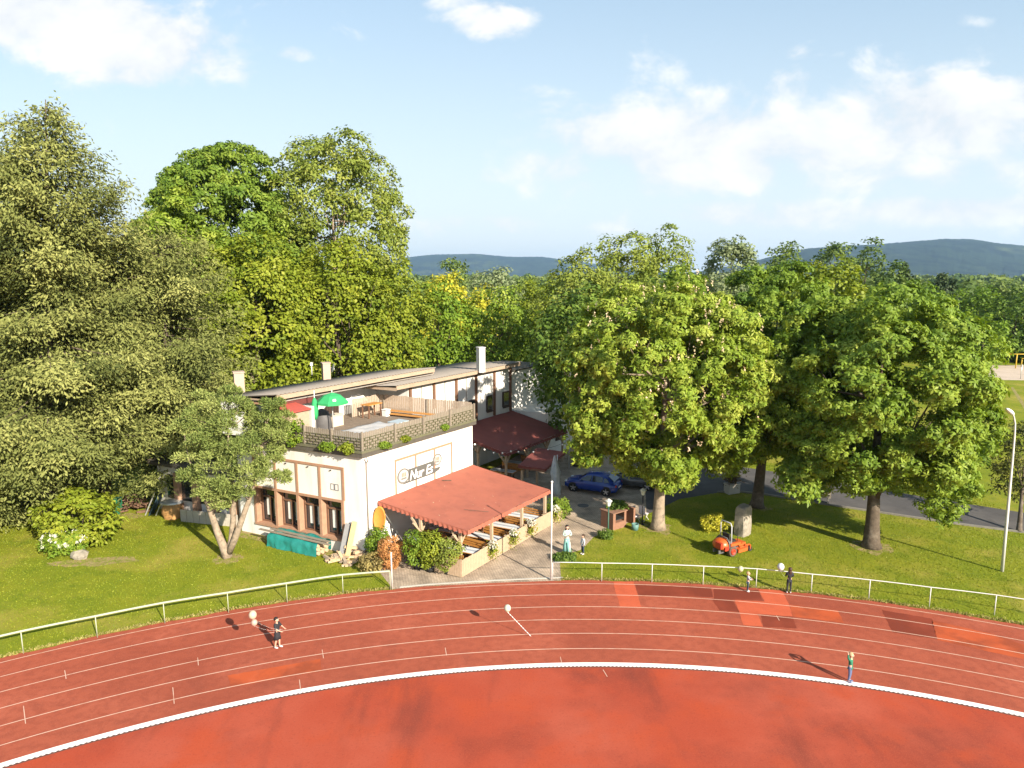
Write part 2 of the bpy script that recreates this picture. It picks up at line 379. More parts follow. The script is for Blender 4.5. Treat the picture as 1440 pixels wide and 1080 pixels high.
def paving(m, c1, c2, cm, sc, rot):
    n, l = nodes(m); b = n['Principled BSDF']; b.inputs['Roughness'].default_value = .9; b.inputs['Specular IOR Level'].default_value = .2
    tc = n.new('ShaderNodeTexCoord'); mp = n.new('ShaderNodeMapping'); mp.inputs['Rotation'].default_value = (0,0,rot)
    l.new(tc.outputs['Object'], mp.inputs['Vector'])
    br = n.new('ShaderNodeTexBrick'); br.inputs['Scale'].default_value = sc; br.inputs['Color1'].default_value = rgb(c1); br.inputs['Color2'].default_value = rgb(c2); br.inputs['Mortar'].default_value = rgb(cm)
    br.inputs['Mortar Size'].default_value = .035; br.inputs['Bias'].default_value = 0; l.new(mp.outputs['Vector'], br.inputs['Vector'])
    nz = n.new('ShaderNodeTexNoise'); nz.inputs['Scale'].default_value = .8; nz.inputs['Detail'].default_value = 7; l.new(tc.outputs['Object'], nz.inputs['Vector'])
    rp = n.new('ShaderNodeMapRange'); rp.inputs['From Min'].default_value = .4; rp.inputs['From Max'].default_value = .65; rp.inputs['To Min'].default_value = .75; rp.inputs['To Max'].default_value = 1.25
    l.new(nz.outputs['Fac'], rp.inputs['Value'])
    mx = n.new('ShaderNodeMix'); mx.data_type = 'RGBA'; mx.blend_type = 'MULTIPLY'; mx.inputs['Factor'].default_value = 1
    l.new(br.outputs['Color'], mx.inputs['A']); l.new(rp.outputs['Result'], mx.inputs['B']); l.new(mx.outputs['Result'], b.inputs['Base Color'])
    bp = n.new('ShaderNodeBump'); bp.inputs['Strength'].default_value = .5; bp.inputs['Distance'].default_value = .01; bp.invert = True
    l.new(br.outputs['Fac'], bp.inputs['Height']); l.new(bp.outputs['Normal'], b.inputs['Normal'])
paving(pave_m, (.47,.365,.27), (.36,.28,.205), (.19,.15,.11), 2.4, R_(32))
asphalt_m = groundmat('asphalt', [(.085,.08,.078), ((.13,.12,.112),.45,.65,.7), ((.06,.056,.054),.55,.7,.6)], [.3, .9], bump=.3, bs=50)  # darkened overall: the shade lying on the road is put into its colour
sand_m = groundmat('court_sand', [(.48,.39,.31), ((.40,.32,.24),.45,.65,.7)], [.5], bump=.2)

def sheet(name, pts, z, m, kind='structure'):
    me = bpy.data.meshes.new(name); me.from_pydata([(p[0],p[1],z) for p in pts], [], [tuple(range(len(pts)))]); me.materials.append(m)
    o = link(name, me); o['kind'] = kind; return o
def arc(r, a0, a1, n=120):
    return [(TC[0]+r*math.cos(R_(a0+(a1-a0)*i/n)), TC[1]+r*math.sin(R_(a0+(a1-a0)*i/n))) for i in range(n+1)]
def ring(name, r0, r1, z, m, a0=12, a1=168, n=200):
    A = arc(r0,a0,a1,n); C = arc(r1,a0,a1,n)
    me = bpy.data.meshes.new(name); me.from_pydata([(p[0],p[1],z) for p in A+C], [], [(i+1,i,n+1+i,n+2+i) for i in range(n)]); me.materials.append(m)
    o = link(name, me); o['kind'] = 'structure'; return o
mb = MB()
mb.add([(-9500,-9500,0),(9500,-9500,0),(9500,9500,0),(-9500,9500,0)], [(0,1,2,3)])
gd = mb.build('ground', lawn_m); gd['kind'] = 'structure'
# ragged outer border of the tartan against the grass
rr = random.Random(3)
outer = [(TC[0]+(45.62+rr.uniform(-.05,.06)+.05*math.sin(a*1.7))*math.cos(R_(a)), TC[1]+(45.62+rr.uniform(-.05,.06)+.05*math.sin(a*1.7))*math.sin(R_(a))) for a in np.arange(12,168.2,.4)]
sheet('running_track', arc(37.5,168,12,200)+outer, .004, track_m)
sheet('infield', arc(37.5,12,168,200)+[(-40,-14),(46,-14)], .004, infield_m)
for i, r in enumerate((45.22, 43.97, 42.71, 41.46, 40.2, 38.93)):
    ring('lane_line', r-.024, r+.024, .012, line_m)
ring('track_edge_line', 37.60, 37.86, .012, edge_m)
# scalloped inner rim of the edge line
sc_v, sc_f = [], []
k = 0
for i in range(0, 560):
    a = 20+i*.25
    c = (TC[0]+37.60*math.cos(R_(a)), TC[1]+37.60*math.sin(R_(a))); e = np.array([math.cos(R_(a)), math.sin(R_(a))]); t = np.array([-e[1], e[0]])
    q = [np.array(c)+t*.062+e*.012, np.array(c)+t*.045-e*.035, np.array(c)-e*.05, np.array(c)-t*.045-e*.035, np.array(c)-t*.062+e*.012]
    sc_v += [(p[0],p[1],.0165) for p in q]; sc_f.append(tuple(range(k,k+5))); k += 5
me = bpy.data.meshes.new('scalloped_rim'); me.from_pydata(sc_v, [], sc_f); me.materials.append(edge_m); o = link('scalloped_edge_line', me); o['kind'] = 'structure'
ring('edge_gap', 37.5, 37.60, .0085, dark_edge)
def pxpatch(name, px, m, z=.008):
    w_ = [P(*q)[:2] for q in px]; out = []
    for a, b in zip(w_, w_[1:]+w_[:1]):
        k = max(1, int(np.linalg.norm(b-a)/.18)); out += [a+(b-a)*i/k+(np.array([rr.uniform(-.02,.02), rr.uniform(-.02,.02)]) if i else 0) for i in range(k)]
    return sheet(name, out, z, m)
def c67(pts): return [(1000+x/5.4, 780+y/5.4) for x, y in pts]
pxpatch('track_patch', [(862,818.2),(891,818.4),(902,854),(872,854)], patch_m)
pxpatch('track_patch', c67([(360,262),(535,268),(590,375),(620,470),(350,450),(395,548),(245,535),(180,345),(405,357)]), patch_m)
pxpatch('track_patch', [(325,967.5),(320,950),(385,938.5),(450,926.7),(453,944),(390,954.5)], patch2_m)
pxpatch('track_patch', c67([(380,460),(620,474),(650,560),(395,548)]), patch3_m)
pxpatch('track_patch', c67([(20,262),(357,270),(395,350),(180,342),(20,338)]), patch3_m)
pxpatch('track_patch', [(893,821.5),(1000,826),(1003,840),(898,837)], patch3_m, .0075)
pxpatch('track_patch', c67([(595,380),(960,425),(1010,520),(625,470)]), patch2_m, .0075)
pxpatch('track_patch', [(1310,872),(1400,893),(1440,907),(1440,927),(1380,914),(1318,900)], patch2_m)
pxpatch('track_patch', [(1240,858),(1310,870),(1318,899),(1255,889)], patch3_m)
pxpatch('track_patch', [(1000,842),(1030,844),(1040,861),(1012,858)], patch3_m)
for x0,y0,x1,y1 in ((91,943,93,955),(33,993,36,1018),(243,967,245,990),(278,925,279,936),(453,914,455,926),(421,956,423,973),(626,911,628,922),(788,924,790,933),(1092,866,1096,873),(848,942,854,952)):
    a, b_ = P(x0,y0)[:2], P(x1,y1)[:2]; d = b_-a; nn = np.array([-d[1],d[0]])/np.linalg.norm(d)*.014
    sheet('lane_mark', [a-nn, b_-nn, b_+nn, a+nn], .0125, line_m)
# seam joints of the infield surface
ED = [(553,828.5),(600,824.5),(700,819.5),(789,816.5),(787,782),(818,773),(835,755),(862,744),(884,735),(909,724)]
court = [P(*q)[:2] for q in ED]+[np.array(B(30,-4,0)[:2]), np.array(B(30,6,0)[:2]), np.array(B(9,3,0)[:2]), np.array(B(1,2,0)[:2]), np.array(B(-.2,-.5,0)[:2])]
sheet('courtyard', court, .006, pave_m)
RN = [(905,725.5),(933,713),(955,702),(1009,693),(1035,692),(1072,695.5),(1122,704),(1180,713),(1218,718.5),(1342,737),(1440,749.5),(1640,778)]
RF = [(1640,735),(1440,721),(1398,714.5),(1240,689),(1120,668),(1045,657),(950,640),(880,625),(830,622)]
road = [P(*q)[:2] for q in RN]+[P(*q)[:2] for q in RF]
sheet('road', road, .004, asphalt_m)
mb = MB()
for (a, b_) in zip(RN[3:-1], RN[4:]):
    p, q = P(*a), P(*b_); mb.bar((p[0],p[1],.06), (q[0],q[1],.06), .12, .12)
k_ = mb.build('road_kerb', mat('kerb_stone', (.20,.185,.155), .9, .3, 3)); k_['kind'] = 'structure'
mb = MB()
pts = [P(*q) for q in ((562,826),(600,822.3),(650,819),(700,816.2),(750,814),(792,812.4))]
for p, q in zip(pts[:-1], pts[1:]): mb.bar((p[0],p[1],.012), (q[0],q[1],.012), .11, .035)
k_ = mb.build('kerb_strip', concrete); k_['kind'] = 'structure'
sheet('volleyball_court', [P(*q)[:2] for q in ((1388,534),(1394,513.5),(1560,513.5),(1640,538))], .006, sand_m)
sheet('dirt_path', [P(*q)[:2] for q in ((1421,545),(1425,544.5),(1440,566),(1470,590),(1440,575))], .006, dirt_m)
for c, r_ in (((925,743),1.1),((1225,769),1.3),((1064,713),1.0),((320,785),.9)):
    p = P(*c); sheet('bare_soil', [(p[0]+r_*rr.uniform(.6,1.25)*math.cos(t*PI/10), p[1]+r_*rr.uniform(.6,1.2)*math.sin(t*PI/10)) for t in range(20)], .005, dirt_m)
for c, n_ in (((133,790),9),((40,690),8),((150,728),7),((1040,700),0)):
    if n_:
        p = P(*c); rx, ry = (2.6,.7) if c[0] == 133 else ((2.,1.) if c[0] == 40 else (2.5,.8))
        sheet('bare_soil', [(p[0]+rx*rr.uniform(.6,1.15)*math.cos(t*PI/9), p[1]+ry*rr.uniform(.6,1.15)*math.sin(t*PI/9)+.35*math.cos(t*PI/9)*rx*.4) for t in range(18)], .005, dirt_m)
# soil strip along the foot of the building
sheet('bare_soil', [B(0,9.5,0)[:2], B(-.9,9.4,0)[:2], B(-.8,7,0)[:2], B(-1.1,5.5,0)[:2], B(-.7,3,0)[:2], B(-1,.6,0)[:2], B(-.4,-.3,0)[:2], B(0,0,0)[:2]], .0055, dirt_m)
mh = MB(); p = P(820,711); mh.lathe([(.0,.012),(.30,.012),(.31,.016),(.40,.016),(.40,.0)], (p[0],p[1],0), 20)
tag(mh.build('manhole_cover', mat('cast_iron', (.10,.095,.09), .6, .3, 20)), 'round iron manhole cover in the courtyard paving in front of the blue car', 'manhole cover')

# ------------------------------------------------------------------ the restaurant building
bld = thing('restaurant_building', 'long white rendered clubhouse restaurant with roof terrace and low corrugated roofs', 'building', B(0,0,0))
mb = MB()      # main walls; window band on the left front is a real recess
ZT = 5.92
ops = [(1.48,2.98),(3.20,4.70),(4.92,6.42),(6.64,8.14)]
mb.bb(.02,10.2,.5,9.6,0,.72) if False else None
mb.bb(.5,10.2,0,9.6,0,ZT)                                   # core behind the recess
mb.bb(0,.498,0,1.40,0,ZT); mb.bb(0,.498,8.26,9.6,0,ZT)
mb.bb(0,.498,1.40,8.26,0,.72); mb.bb(0,.498,1.40,8.26,3.14,ZT)
mb.bb(.6,2,9.6,18,0,3.3); mb.bb(2,10,9.6,12,0,5.5)
mb.build('wall', white, bld)
mb = MB()
mb.bb(.9,11.2,8.8,11.9,5.9,8.22); mb.bb(.9,11.2,8.8,9.5,8.221,8.329); mb.bb(11.2,24.4,6.0,11,0,7.90)
mb.bb(24.4,31,6.35,11,0,7.4); mb.bb(24.9,32,2.6,6.35,0,3.95)
mb.build('upper_wall', white2, bld)
mb = MB(); mb.bb(24.42,31.2,6.2,11.2,7.403,7.52); mb.build('flat_roof', slabm, bld)
# sills, posts and head of the window band, and the framed panels above
mb = MB()
zs = .70
mb.bb(-.10,.30,1.34,8.32,zs,zs+.13); mb.bb(-.07,.30,1.34,8.32,3.06,3.20)
for b0 in (1.36,3.00,4.72,6.44,8.16): mb.bb(-.06,.30,b0,b0+.18,zs+.13,3.06)
mb.bb(-.06,-.002,1.28,8.30,5.02,5.16)
for b0 in (1.28,3.00,4.72,6.44,8.16): mb.bb(-.05,-.002,b0,b0+.16,3.20,5.02)
for a in (2.58,4.36,6.12,7.84): mb.bb(a,a+.10,-.05,-.002,3.0,5.05)
mb.bb(2.58,7.94,-.06,-.002,5.05,5.17)
mb.build('stone_trim', salmon, bld)
for b0, b1 in ops:
    w = MB(); a0 = .30
    w.bb(a0,a0+.08,b0+.06,b0+.14,.83,3.06); w.bb(a0,a0+.08,b1-.08,b1,.83,3.06); w.bb(a0,a0+.08,b0+.14,b1-.08,2.98,3.06); w.bb(a0,a0+.08,b0+.14,b1-.08,.83,.92)
    w.bb(a0-.01,a0+.08,b0+.14,b1-.08,2.42,2.50); bm_ = (b0+b1)/2; w.bb(a0,a0+.08,bm_-.01,bm_+.07,.92,2.42)
    wf = w.build('window', brownwood, bld)
    g = MB(); g.bb(a0+.10,a0+.115,b0,b1,.8,3.08); g.build('pane', glassm, wf)
    g = MB()
    for c0, c1 in ((b0+.16,bm_-.2),(bm_+.1,b1-.35)):
        n = 7; prev = None
        for i in range(n+1):
            b_ = c0+(c1-c0)*i/n; a = a0+.09-.004*(i % 2)
            if prev: g.hexa([B(prev[1],prev[0],1.25),B(a,b_,1.25),B(a+.004,b_,1.25),B(prev[1]+.004,prev[0],1.25),B(prev[1],prev[0],2.4),B(a,b_,2.4),B(a+.004,b_,2.4),B(prev[1]+.004,prev[0],2.4)])
            prev = (b_, a)
    g.build('curtain', curtain, wf)
# the small emblem of two squares on the end panel and little lamps
mb = MB()
for b0 in (1.72,2.02):
    mb.bb(-.02,-.003,b0,b0+.27,3.72,3.75); mb.bb(-.02,-.003,b0,b0+.27,4.07,4.10); mb.bb(-.02,-.003,b0,b0+.03,3.75,4.07); mb.bb(-.02,-.003,b0+.24,b0+.27,3.75,4.07)
mb.build('window_emblem', mat('emblem_grey', (.15,.15,.16), .6), bld)
mb = MB()
for b0 in (2.2,3.9,5.6): m_ = MB(); m_.bb(-.08,-.001,b0,b0+.06,4.86,4.92); m_.build('spot_lamp', black, bld)
# down pipe at the corner, terrace slab, gutter
mb = MB(); mb.tube([B(.05,-.30,5.9),B(.15,-.28,5.7),B(.25,-.07,5.5),B(.25,-.07,.2)], .045, 8); mb.build('downpipe', mat('pipe_grey', (.33,.30,.27), .5, .1), bld)
mb = MB(); mb.bb(-.20,10.35,-.20,8.79,ZT+.003,6.16); mb.build('terrace_slab', slabm, bld)
mb = MB(); mb.bb(.1,10.1,.1,8.79,6.165,6.19); mb.build('terrace_floor', mat('terrace_boards', (.19,.145,.105), .9, .3, 4, dirt=(.10,.08,.065), dscale=.8), bld)
# roofs
def corrugated(a0,a1,b0,b1,za,zb,mb,amp=.035,pitch=.30):
    n = int((a1-a0)/pitch*6); vs = []
    for i in range(n+1):
        a = a0+(a1-a0)*i/n; h = amp*math.cos(2*PI*a/pitch)
        for b, z in ((b0,za),(b1,zb)): vs += [B(a,b,z+h), B(a,b,z+h-.03)]
    fs = []
    for i in range(n):
        o = 4*i; p = o+4
        fs += [(o,p,p+2,o+2),(o+1,o+3,p+3,p+1),(o,o+1,p+1,p),(o+2,p+2,p+3,o+3)]
    mb.add(vs, fs, 0, True)
mb = MB(); corrugated(.55,15.3,6.72,12.2,8.86,8.26,mb); rf = mb.build('roof', roofm, bld)
mb = MB(); mb.bb(.6,15.2,6.76,6.84,8.52,8.80); mb.bb(.62,.7,6.85,9.6,8.38,8.47); mb.bb(15.1,15.2,6.85,9.6,8.38,8.47); mb.build('fascia', tanwood, rf)
mb = MB(); mb.bb(.72,15.08,6.86,9.6,8.33,8.37); mb.build('soffit', mat('soffit_boards', (.33,.29,.25), .85, .2, 4), rf)
for a in (11.6,13.4): m_ = MB(); m_.bb(a,a+.15,7.6,7.75,6,8.325); m_.build('roof_post', tanwood, rf)
mb = MB(); corrugated(9.2,25.2,5.32,11.6,8.36,7.92,mb); rf2 = mb.build('roof', roofm, bld)
mb = MB(); mb.bb(9.3,25.1,5.36,5.44,8.02,8.30); mb.bb(9.3,9.38,5.45,8,7.95,8.16); mb.bb(25.0,25.1,5.45,8,7.95,8.16); mb.build('fascia', tanwood, rf2)
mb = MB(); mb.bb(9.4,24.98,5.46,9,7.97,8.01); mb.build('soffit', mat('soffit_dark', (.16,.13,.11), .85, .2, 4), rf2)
mb = MB()
for a in (11.25,13.9,16.6,19.2,21.8,24.25): m_ = MB(); m_.bb(a,a+.20,5.86,5.998,(5.9 if a < 15 else 4.0),7.96); m_.build('wall_beam', brownwood, bld)
mb = MB()
for a in (12.6,15.3,18.0): m_ = MB(); m_.bb(a,a+.07,5.93,5.998,5.9 if a < 15 else 4.0,7.96); m_.build('wall_batten', mat('batten_grey', (.35,.31,.27), .8), bld)
for a0, a1 in ((18.35,19.1),(20.75,21.6),(23.15,24.1)):
    w = MB(); w.bb(a0,a1,5.90,5.998,4.5,5.85); wf = w.build('window', darkwood, bld)
    w = MB(); w.bb(a0+.1,a1-.1,5.885,5.899,4.62,5.75); w.build('pane', glassm, wf)
    w = MB(); w.bb(a0-.05,a1+.05,5.82,5.899,4.42,4.5); w.build('sill', darkwood, wf)
w = MB(); w.bb(26.2,27.0,2.5,2.598,1.2,2.9); w.build('window', darkwood, bld)
def chimney(px, Y, h, w=.55, m=concrete):
    p = at(px[0], px[1], Y); c = MB(); c.box((p[0],p[1],p[2]-h/2), (w,w,h), .5); c.box((p[0],p[1],p[2]+.04), (w*1.15,w*1.15,.08), .5); return c.build('chimney', m, rf)
chimney((335,524), 44.5, 1.7, .62, mat('chimney_brick', (.40,.30,.24), .9, .2, 6)); chimney((458,511), 50, 1.2, .55, mat('chimney_brick', (.4,.3,.24)))
q = at(676,489,55); c = MB(); c.box((q[0],q[1],q[2]-1.0), (.55,.55,2.0), .5); c.box((q[0],q[1],q[2]+.03), (.62,.62,.06), .5); c.build('chimney', mat('chimney_render', (.50,.48,.45), .9, .15, 2, dirt=(.27,.25,.23), dscale=1.5), rf2)
mb = MB(); p = at(438,512,49); mb.tube([(p[0],p[1],8.8),(p[0],p[1],p[2])], .035, 6); mb.box((p[0],p[1],p[2]), (.16,.16,.25)); mb.build('vent_pipe', white_metal, rf)
mb = MB(); p = at(470,518,51)
pr = [(.02,0),(.25,.05),(.42,.14)]; mb.lathe(pr, (0,0,0), 18); mb.tube([(0,0,0),(0,0,.35)], .015, 5)
T = Matrix.Translation(p) @ Euler((R_(75),0,R_(-70))).to_matrix().to_4x4(); mb.v = [tuple(T @ Vector(v)) for v in mb.v]; mb.tube([tuple(p), (p[0],p[1],8.9)], .03, 6)
mb.build('satellite_dish', metal, rf)
# left end of the upper storey: opening, post and cladding
mb = MB(); mb.bb(.84,.898,7.05,9.2,6.4,8.1); mb.build('end_window', mat('end_glass', (.05,.06,.055), .15, .2, 3, spec=.8), bld)
mb = MB(); mb.bb(.70,.838,6.88,7.05,5.9,8.325); mb.bb(.76,.838,7.05,9.3,8.1,8.25); mb.bb(.76,.838,9.2,9.35,6.2,8.1); mb.build('end_frame', salmon, bld)
mb = MB(); mb.bb(.9,3.6,6.95,7.02,7.95,8.30); mb.build('porch_board', mat('oxblood_board', (.12,.03,.025), .7, .2, 5), bld)
# annex piers on the far left
mb = MB()
for b in (10.5,12.2,13.9,15.6): m_ = MB(); m_.bb(.25,.58,b,b+.4,0,2.9); m_.build('brick_pier', mat('pier_brick', (.33,.20,.13), .9, .25, 6), bld)
mb = MB(); mb.bb(.52,.596,10.9,17,1.0,2.6); mb.build('annex_window', glassm, bld)
mb = MB(); mb.bb(.1,2.2,9.65,18.2,3.3,3.5); mb.build('annex_roof', slabm, bld)
# lettered sign board with round emblems
mb = MB()
pl_ = [(3.05,3.62),(3.75,3.72),(3.75,3.92),(4.05,4.38),(6.0,4.50),(6.0,3.98),(6.85,3.98),(6.55,3.78),(3.4,3.52)]
pl_ = [(3.15,3.50),(3.72,3.62),(3.72,4.32),(6.05,4.32),(6.05,3.80),(6.72,3.80),(6.55,3.62),(6.05,3.50)]
mb.add([B(a,-.06,z) for a, z in pl_]+[B(a,-.02,z) for a, z in pl_], [tuple(range(8))[::-1], tuple(range(8,16))]+[(i,(i+1)%8,8+(i+1)%8,8+i) for i in range(8)])
sg = mb.build('name_board', mat('board_grey', (.10,.10,.09), .7, .3, 8), None)
tag(sg, 'dark grey ribbon name board with white script lettering on the white side wall', 'sign')
def text_mesh(body, size, shear=0.):
    cu = bpy.data.curves.new('text', 'FONT'); cu.body = body; cu.size = size; cu.extrude = .006; cu.offset = .012; cu.shear = shear
    o = bpy.data.objects.new('text', cu); COL.objects.link(o); bpy.context.view_layer.update()
    me = bpy.data.meshes.new_from_object(o.evaluated_get(bpy.context.evaluated_depsgraph_get())); bpy.data.objects.remove(o); bpy.data.curves.remove(cu); return me
me = text_mesh('Nur Es', .82, .25)
xs = [v.co.x for v in me.vertices]; x0, x1 = min(xs), max(xs)
for v in me.vertices:
    a = 3.80+(v.co.x-x0)/(x1-x0)*2.15; z = 3.62+v.co.y; v.co = B(a, -.066+v.co.z*.5, z)
me.materials.append(paint); lt = link('lettering', me, sg)
def emblem(a, z, r, lab):
    m_ = MB(); c = B(a,-.05,z)
    for k_ in range(26):
        t0, t1 = 2*PI*k_/26, 2*PI*(k_+1)/26
        for (q0, q1, d) in ((0.0,r*.82,.05),(r*.86,r,.06)):
            ps = [(a+q*math.cos(t), z+q*.9*math.sin(t)) for q, t in ((q0,t0),(q1,t0),(q1,t1),(q0,t1))]
            m_.hexa([B(x,-d,y) for x, y in ps]+[B(x,-.004,y) for x, y in ps], 0 if q0 == 0 else 1)
    m_.bb(a-.42*r,a+.42*r,-.07,-.052,z-.38*r,z-.22*r,1)
    for q_ in (-.3,-.05,.2): m_.bb(a+q_*r,a+(q_+.13)*r,-.07,-.052,z-.1*r,z+.38*r,2)
    tag(m_.build('round_emblem', [mat('emblem_cream', (.40,.395,.37), .7, .1), mat('emblem_rim', (.16,.155,.14), .7, .2), mat('emblem_ochre', (.26,.22,.15), .7)]), lab, 'emblem')
emblem(3.28, 4.02, .52, 'larger round cream emblem at the lower left end of the name board')
emblem(6.42, 4.32, .42, 'smaller round cream emblem at the upper right end of the name board')

# ------------------------------------------------------------------ terrace fence, planting and furniture
fe = thing('terrace_fence', 'weathered grey picket and trellis fence round the roof terrace edge', 'fence', B(0,0,6.16))
mb = MB(); i = 0
def pick(a0,b0,a1,b1,z0,z1,w=.118,out=(0,0)):
    global i
    L = math.hypot((a1-a0), (b1-b0)); n = int(L/.15)
    for k_ in range(n):
        t = (k_+.5)/n; a = a0+(a1-a0)*t; b = b0+(b1-b0)*t; h = z1+rnd.uniform(-.03,.03)
        if abs(a1-a0) > abs(b1-b0): mb.bb(a-w/2,a+w/2,b-.012,b+.012,z0,h)
        else: mb.bb(a-.012,a+.012,b-w/2,b+w/2,z0,h)
pick(-.08,-.08,10.2,-.08,6.22,7.32); pick(-.08,-.05,-.08,6.0,6.22,7.32)
mb.build('picket_panel', greywood, fe)
mb = MB()
pick(10.15,.0,10.15,7.6,6.22,7.45); pick(7.4,7.6,10.1,7.6,6.22,7.45)
mb.build('rear_picket_panel', mat('tan_weathered_wood', (.40,.31,.23), .85, .25, 7, dirt=(.25,.19,.13), dscale=2.5), fe)
mb = MB(); lat = .022
for z in (6.36,6.52,6.68,6.84,6.99): mb.bb(-.16,10.2,-.16,-.13,z,z+lat); mb.bb(-.16,-.13,-.125,6.0,z,z+lat)
rows = (6.18,6.36,6.52,6.68,6.84,6.99)
for j in range(5):
    x = .1+.2*(j % 2)
    while x < 10.1:
        mb.bb(x,x+lat,-.165,-.128,rows[j],rows[j+1])
        if x < 5.9: mb.bb(-.165,-.128,x,x+lat,rows[j],rows[j+1])
        x += .42
mb.build('trellis', mat('green_trellis', (.10,.10,.045), .85, .3, 6), fe)
for a, b in [(-.1,-.1),(2.5,-.12),(5.0,-.12),(7.6,-.12),(10.15,-.12),(-.12,2.0),(-.12,4.0),(-.12,6.0),(10.12,3.6),(10.12,7.3)]:
    m_ = MB(); m_.bb(a-.045,a+.045,b-.10,b-.01,6.17,7.4); m_.build('post', greywood, fe)
mb = MB(); mb.bb(-.24,10.3,-.24,-.17,6.165,6.30); mb.bb(-.24,-.17,-.16,6.3,6.165,6.30); mb.build('planter_trough', mat('mossy_trough', (.12,.115,.07), .95, .3, 3, dirt=(.10,.12,.03), dscale=2), fe)
def bush(name, label, c, r, lm, cat='shrub', group=None, size=.3, nl=26, L=.14, Wd=.09, nsub=9, stem=True, seed=1, parent=None, **kw):
    lb = lobes_of(np.array(c, float), r, nsub, seed=seed)
    t = thing(name, label, cat, (c[0],c[1],c[2]-r[2]), 0, group)
    if stem:
        s_ = MB(); z0 = c[2]-r[2]
        for k_ in range(5):
            e = c+np.array([rnd.uniform(-.6,.6)*r[0], rnd.uniform(-.6,.6)*r[1], rnd.uniform(0,.6)*r[2]]); s_.tube([(c[0]+rnd.uniform(-.05,.05),c[1]+rnd.uniform(-.05,.05),z0), ((c[0]+e[0])/2,(c[1]+e[1])/2,(z0+e[2])/2), tuple(e)], [.03,.02,.008], 5)
        s_.build('stem', bark, t)
    crown('foliage', lb, lm, t, size, nl, L, Wd, **kw)
    return t
bush('terrace_plant', 'tall leafy plant rambling over the left end of the terrace fence', np.array(B(-.2,4.6,6.85)), (.55,.55,.75), G_MID, 'plant', size=.24, seed=4)
bush('terrace_plant', 'bright green plant below the fence near the terrace front corner', np.array(B(-.25,.75,6.42)), (.35,.3,.28), G_LIME, 'plant', size=.16, L=.11, seed=5)
bush('terrace_plant', 'low plant midway along the terrace front trough', np.array(B(-.25,2.1,6.36)), (.4,.22,.2), G_MID, 'plant', size=.14, L=.1, seed=6)
bush('terrace_plant', 'small green plant behind the wooden shed on the terrace', np.array(B(.3,6.9,6.9)), (.45,.45,.6), G_MID, 'plant', size=.2, seed=7)
for k_, a in enumerate((1.4,3.2,6.9)):
    bush('trough_plant', ['spreading green plant in the trough above the name board left end', 'yellow green plant in the trough above the awning corner', 'green plant in the trough near the right end of the sign wall'][k_], np.array(B(a,-.24,6.36)), (.42-.1*k_,.14,.12), G_LIME if k_ == 1 else G_MID, 'plant', size=.13, L=.09, seed=8+k_)
# shed with the red roof
sh = thing('garden_shed', 'small wooden shed with red sheet roof on the terrace', 'shed', B(.9,6.3,6.19))
mb = MB(); mb.bb(.55,2.0,5.75,6.7,6.19,7.75); mb.build('wall', tanwood, sh)
mb = MB(); mb.bb(.50,.548,5.8,6.65,6.25,7.6); mb.build('door', mat('shed_door', (.36,.25,.17), .8, .2, 5), sh)
mb = MB(); mb.hexa([B(.3,5.6,7.82),B(2.1,5.6,7.82),B(2.1,6.9,8.1),B(.3,6.9,8.1),B(.3,5.6,7.88),B(2.1,5.6,7.88),B(2.1,6.9,8.16),B(.3,6.9,8.16)]); mb.build('roof', mat('red_sheet', (.36,.07,.05), .6, .15, 3), sh)
mb = MB(); mb.bb(2.06,2.25,5.6,6.7,6.19,8.0); mb.build('side_panel', white_metal, sh)
# parasols on the terrace
pm = mat('green_canvas', (.03,.30,.10), .8, .12, 3)
pa = thing('garden_parasol', 'open green garden parasol with white panel on the roof terrace', 'parasol', B(3.3,5.2,6.19))
c0 = np.array(B(3.3,5.2,6.19))
mb = MB(); n = 8; rim = 1.0
vs = [c0+np.array([0,0,2.55])]+[c0+np.array([rim*.55*math.cos(t),rim*.55*math.sin(t),2.36]) for t in np.arange(8)*PI/4]+[c0+np.array([rim*math.cos(t),rim*math.sin(t),1.98]) for t in np.arange(8)*PI/4]+[c0+np.array([rim*1.01*math.cos(t),rim*1.01*math.sin(t),1.84]) for t in np.arange(8)*PI/4]
fs = [(0,1+j,1+(j+1)%8) for j in range(8)]+[(1+j,9+j,9+(j+1)%8,1+(j+1)%8) for j in range(8)]+[(9+j,17+j,17+(j+1)%8,9+(j+1)%8) for j in range(8)]
mb.add(vs, fs); mb.build('canopy', pm, pa)
mb = MB(); q = [vs[1+6]*.55+vs[1+7]*.45, vs[1+6]*.2+vs[1+7]*.8, vs[9+6]*.35+vs[9+7]*.65, vs[9+6]*.65+vs[9+7]*.35]
q = [(p+np.array([.02,-.03,.02])) for p in q]; mb.add([q[0]*.6+q[3]*.4,q[1]*.6+q[2]*.4,q[2]*.7+q[1]*.3,q[3]*.7+q[0]*.3], [(0,1,2,3)]); mb.build('printed_panel', paint, pa)
mb = MB(); mb.tube([c0,c0+np.array([0,0,2.7])], .03, 8); mb.build('pole', white_metal, pa)
pc = thing('folded_parasol', 'folded green parasol standing beside the open one on the terrace', 'parasol', B(2.45,5.75,6.19)); c1 = np.array(B(2.45,5.75,6.19))
mb = MB(); mb.lathe([(.03,.9),(.13,.95),(.2,1.2),(.22,1.7),(.15,2.1),(.04,2.3)], c1, 10); mb.build('canopy', pm, pc)
mb = MB(); mb.tube([c1,c1+np.array([0,0,2.75])], .03, 8); mb.build('pole', white_metal, pc)
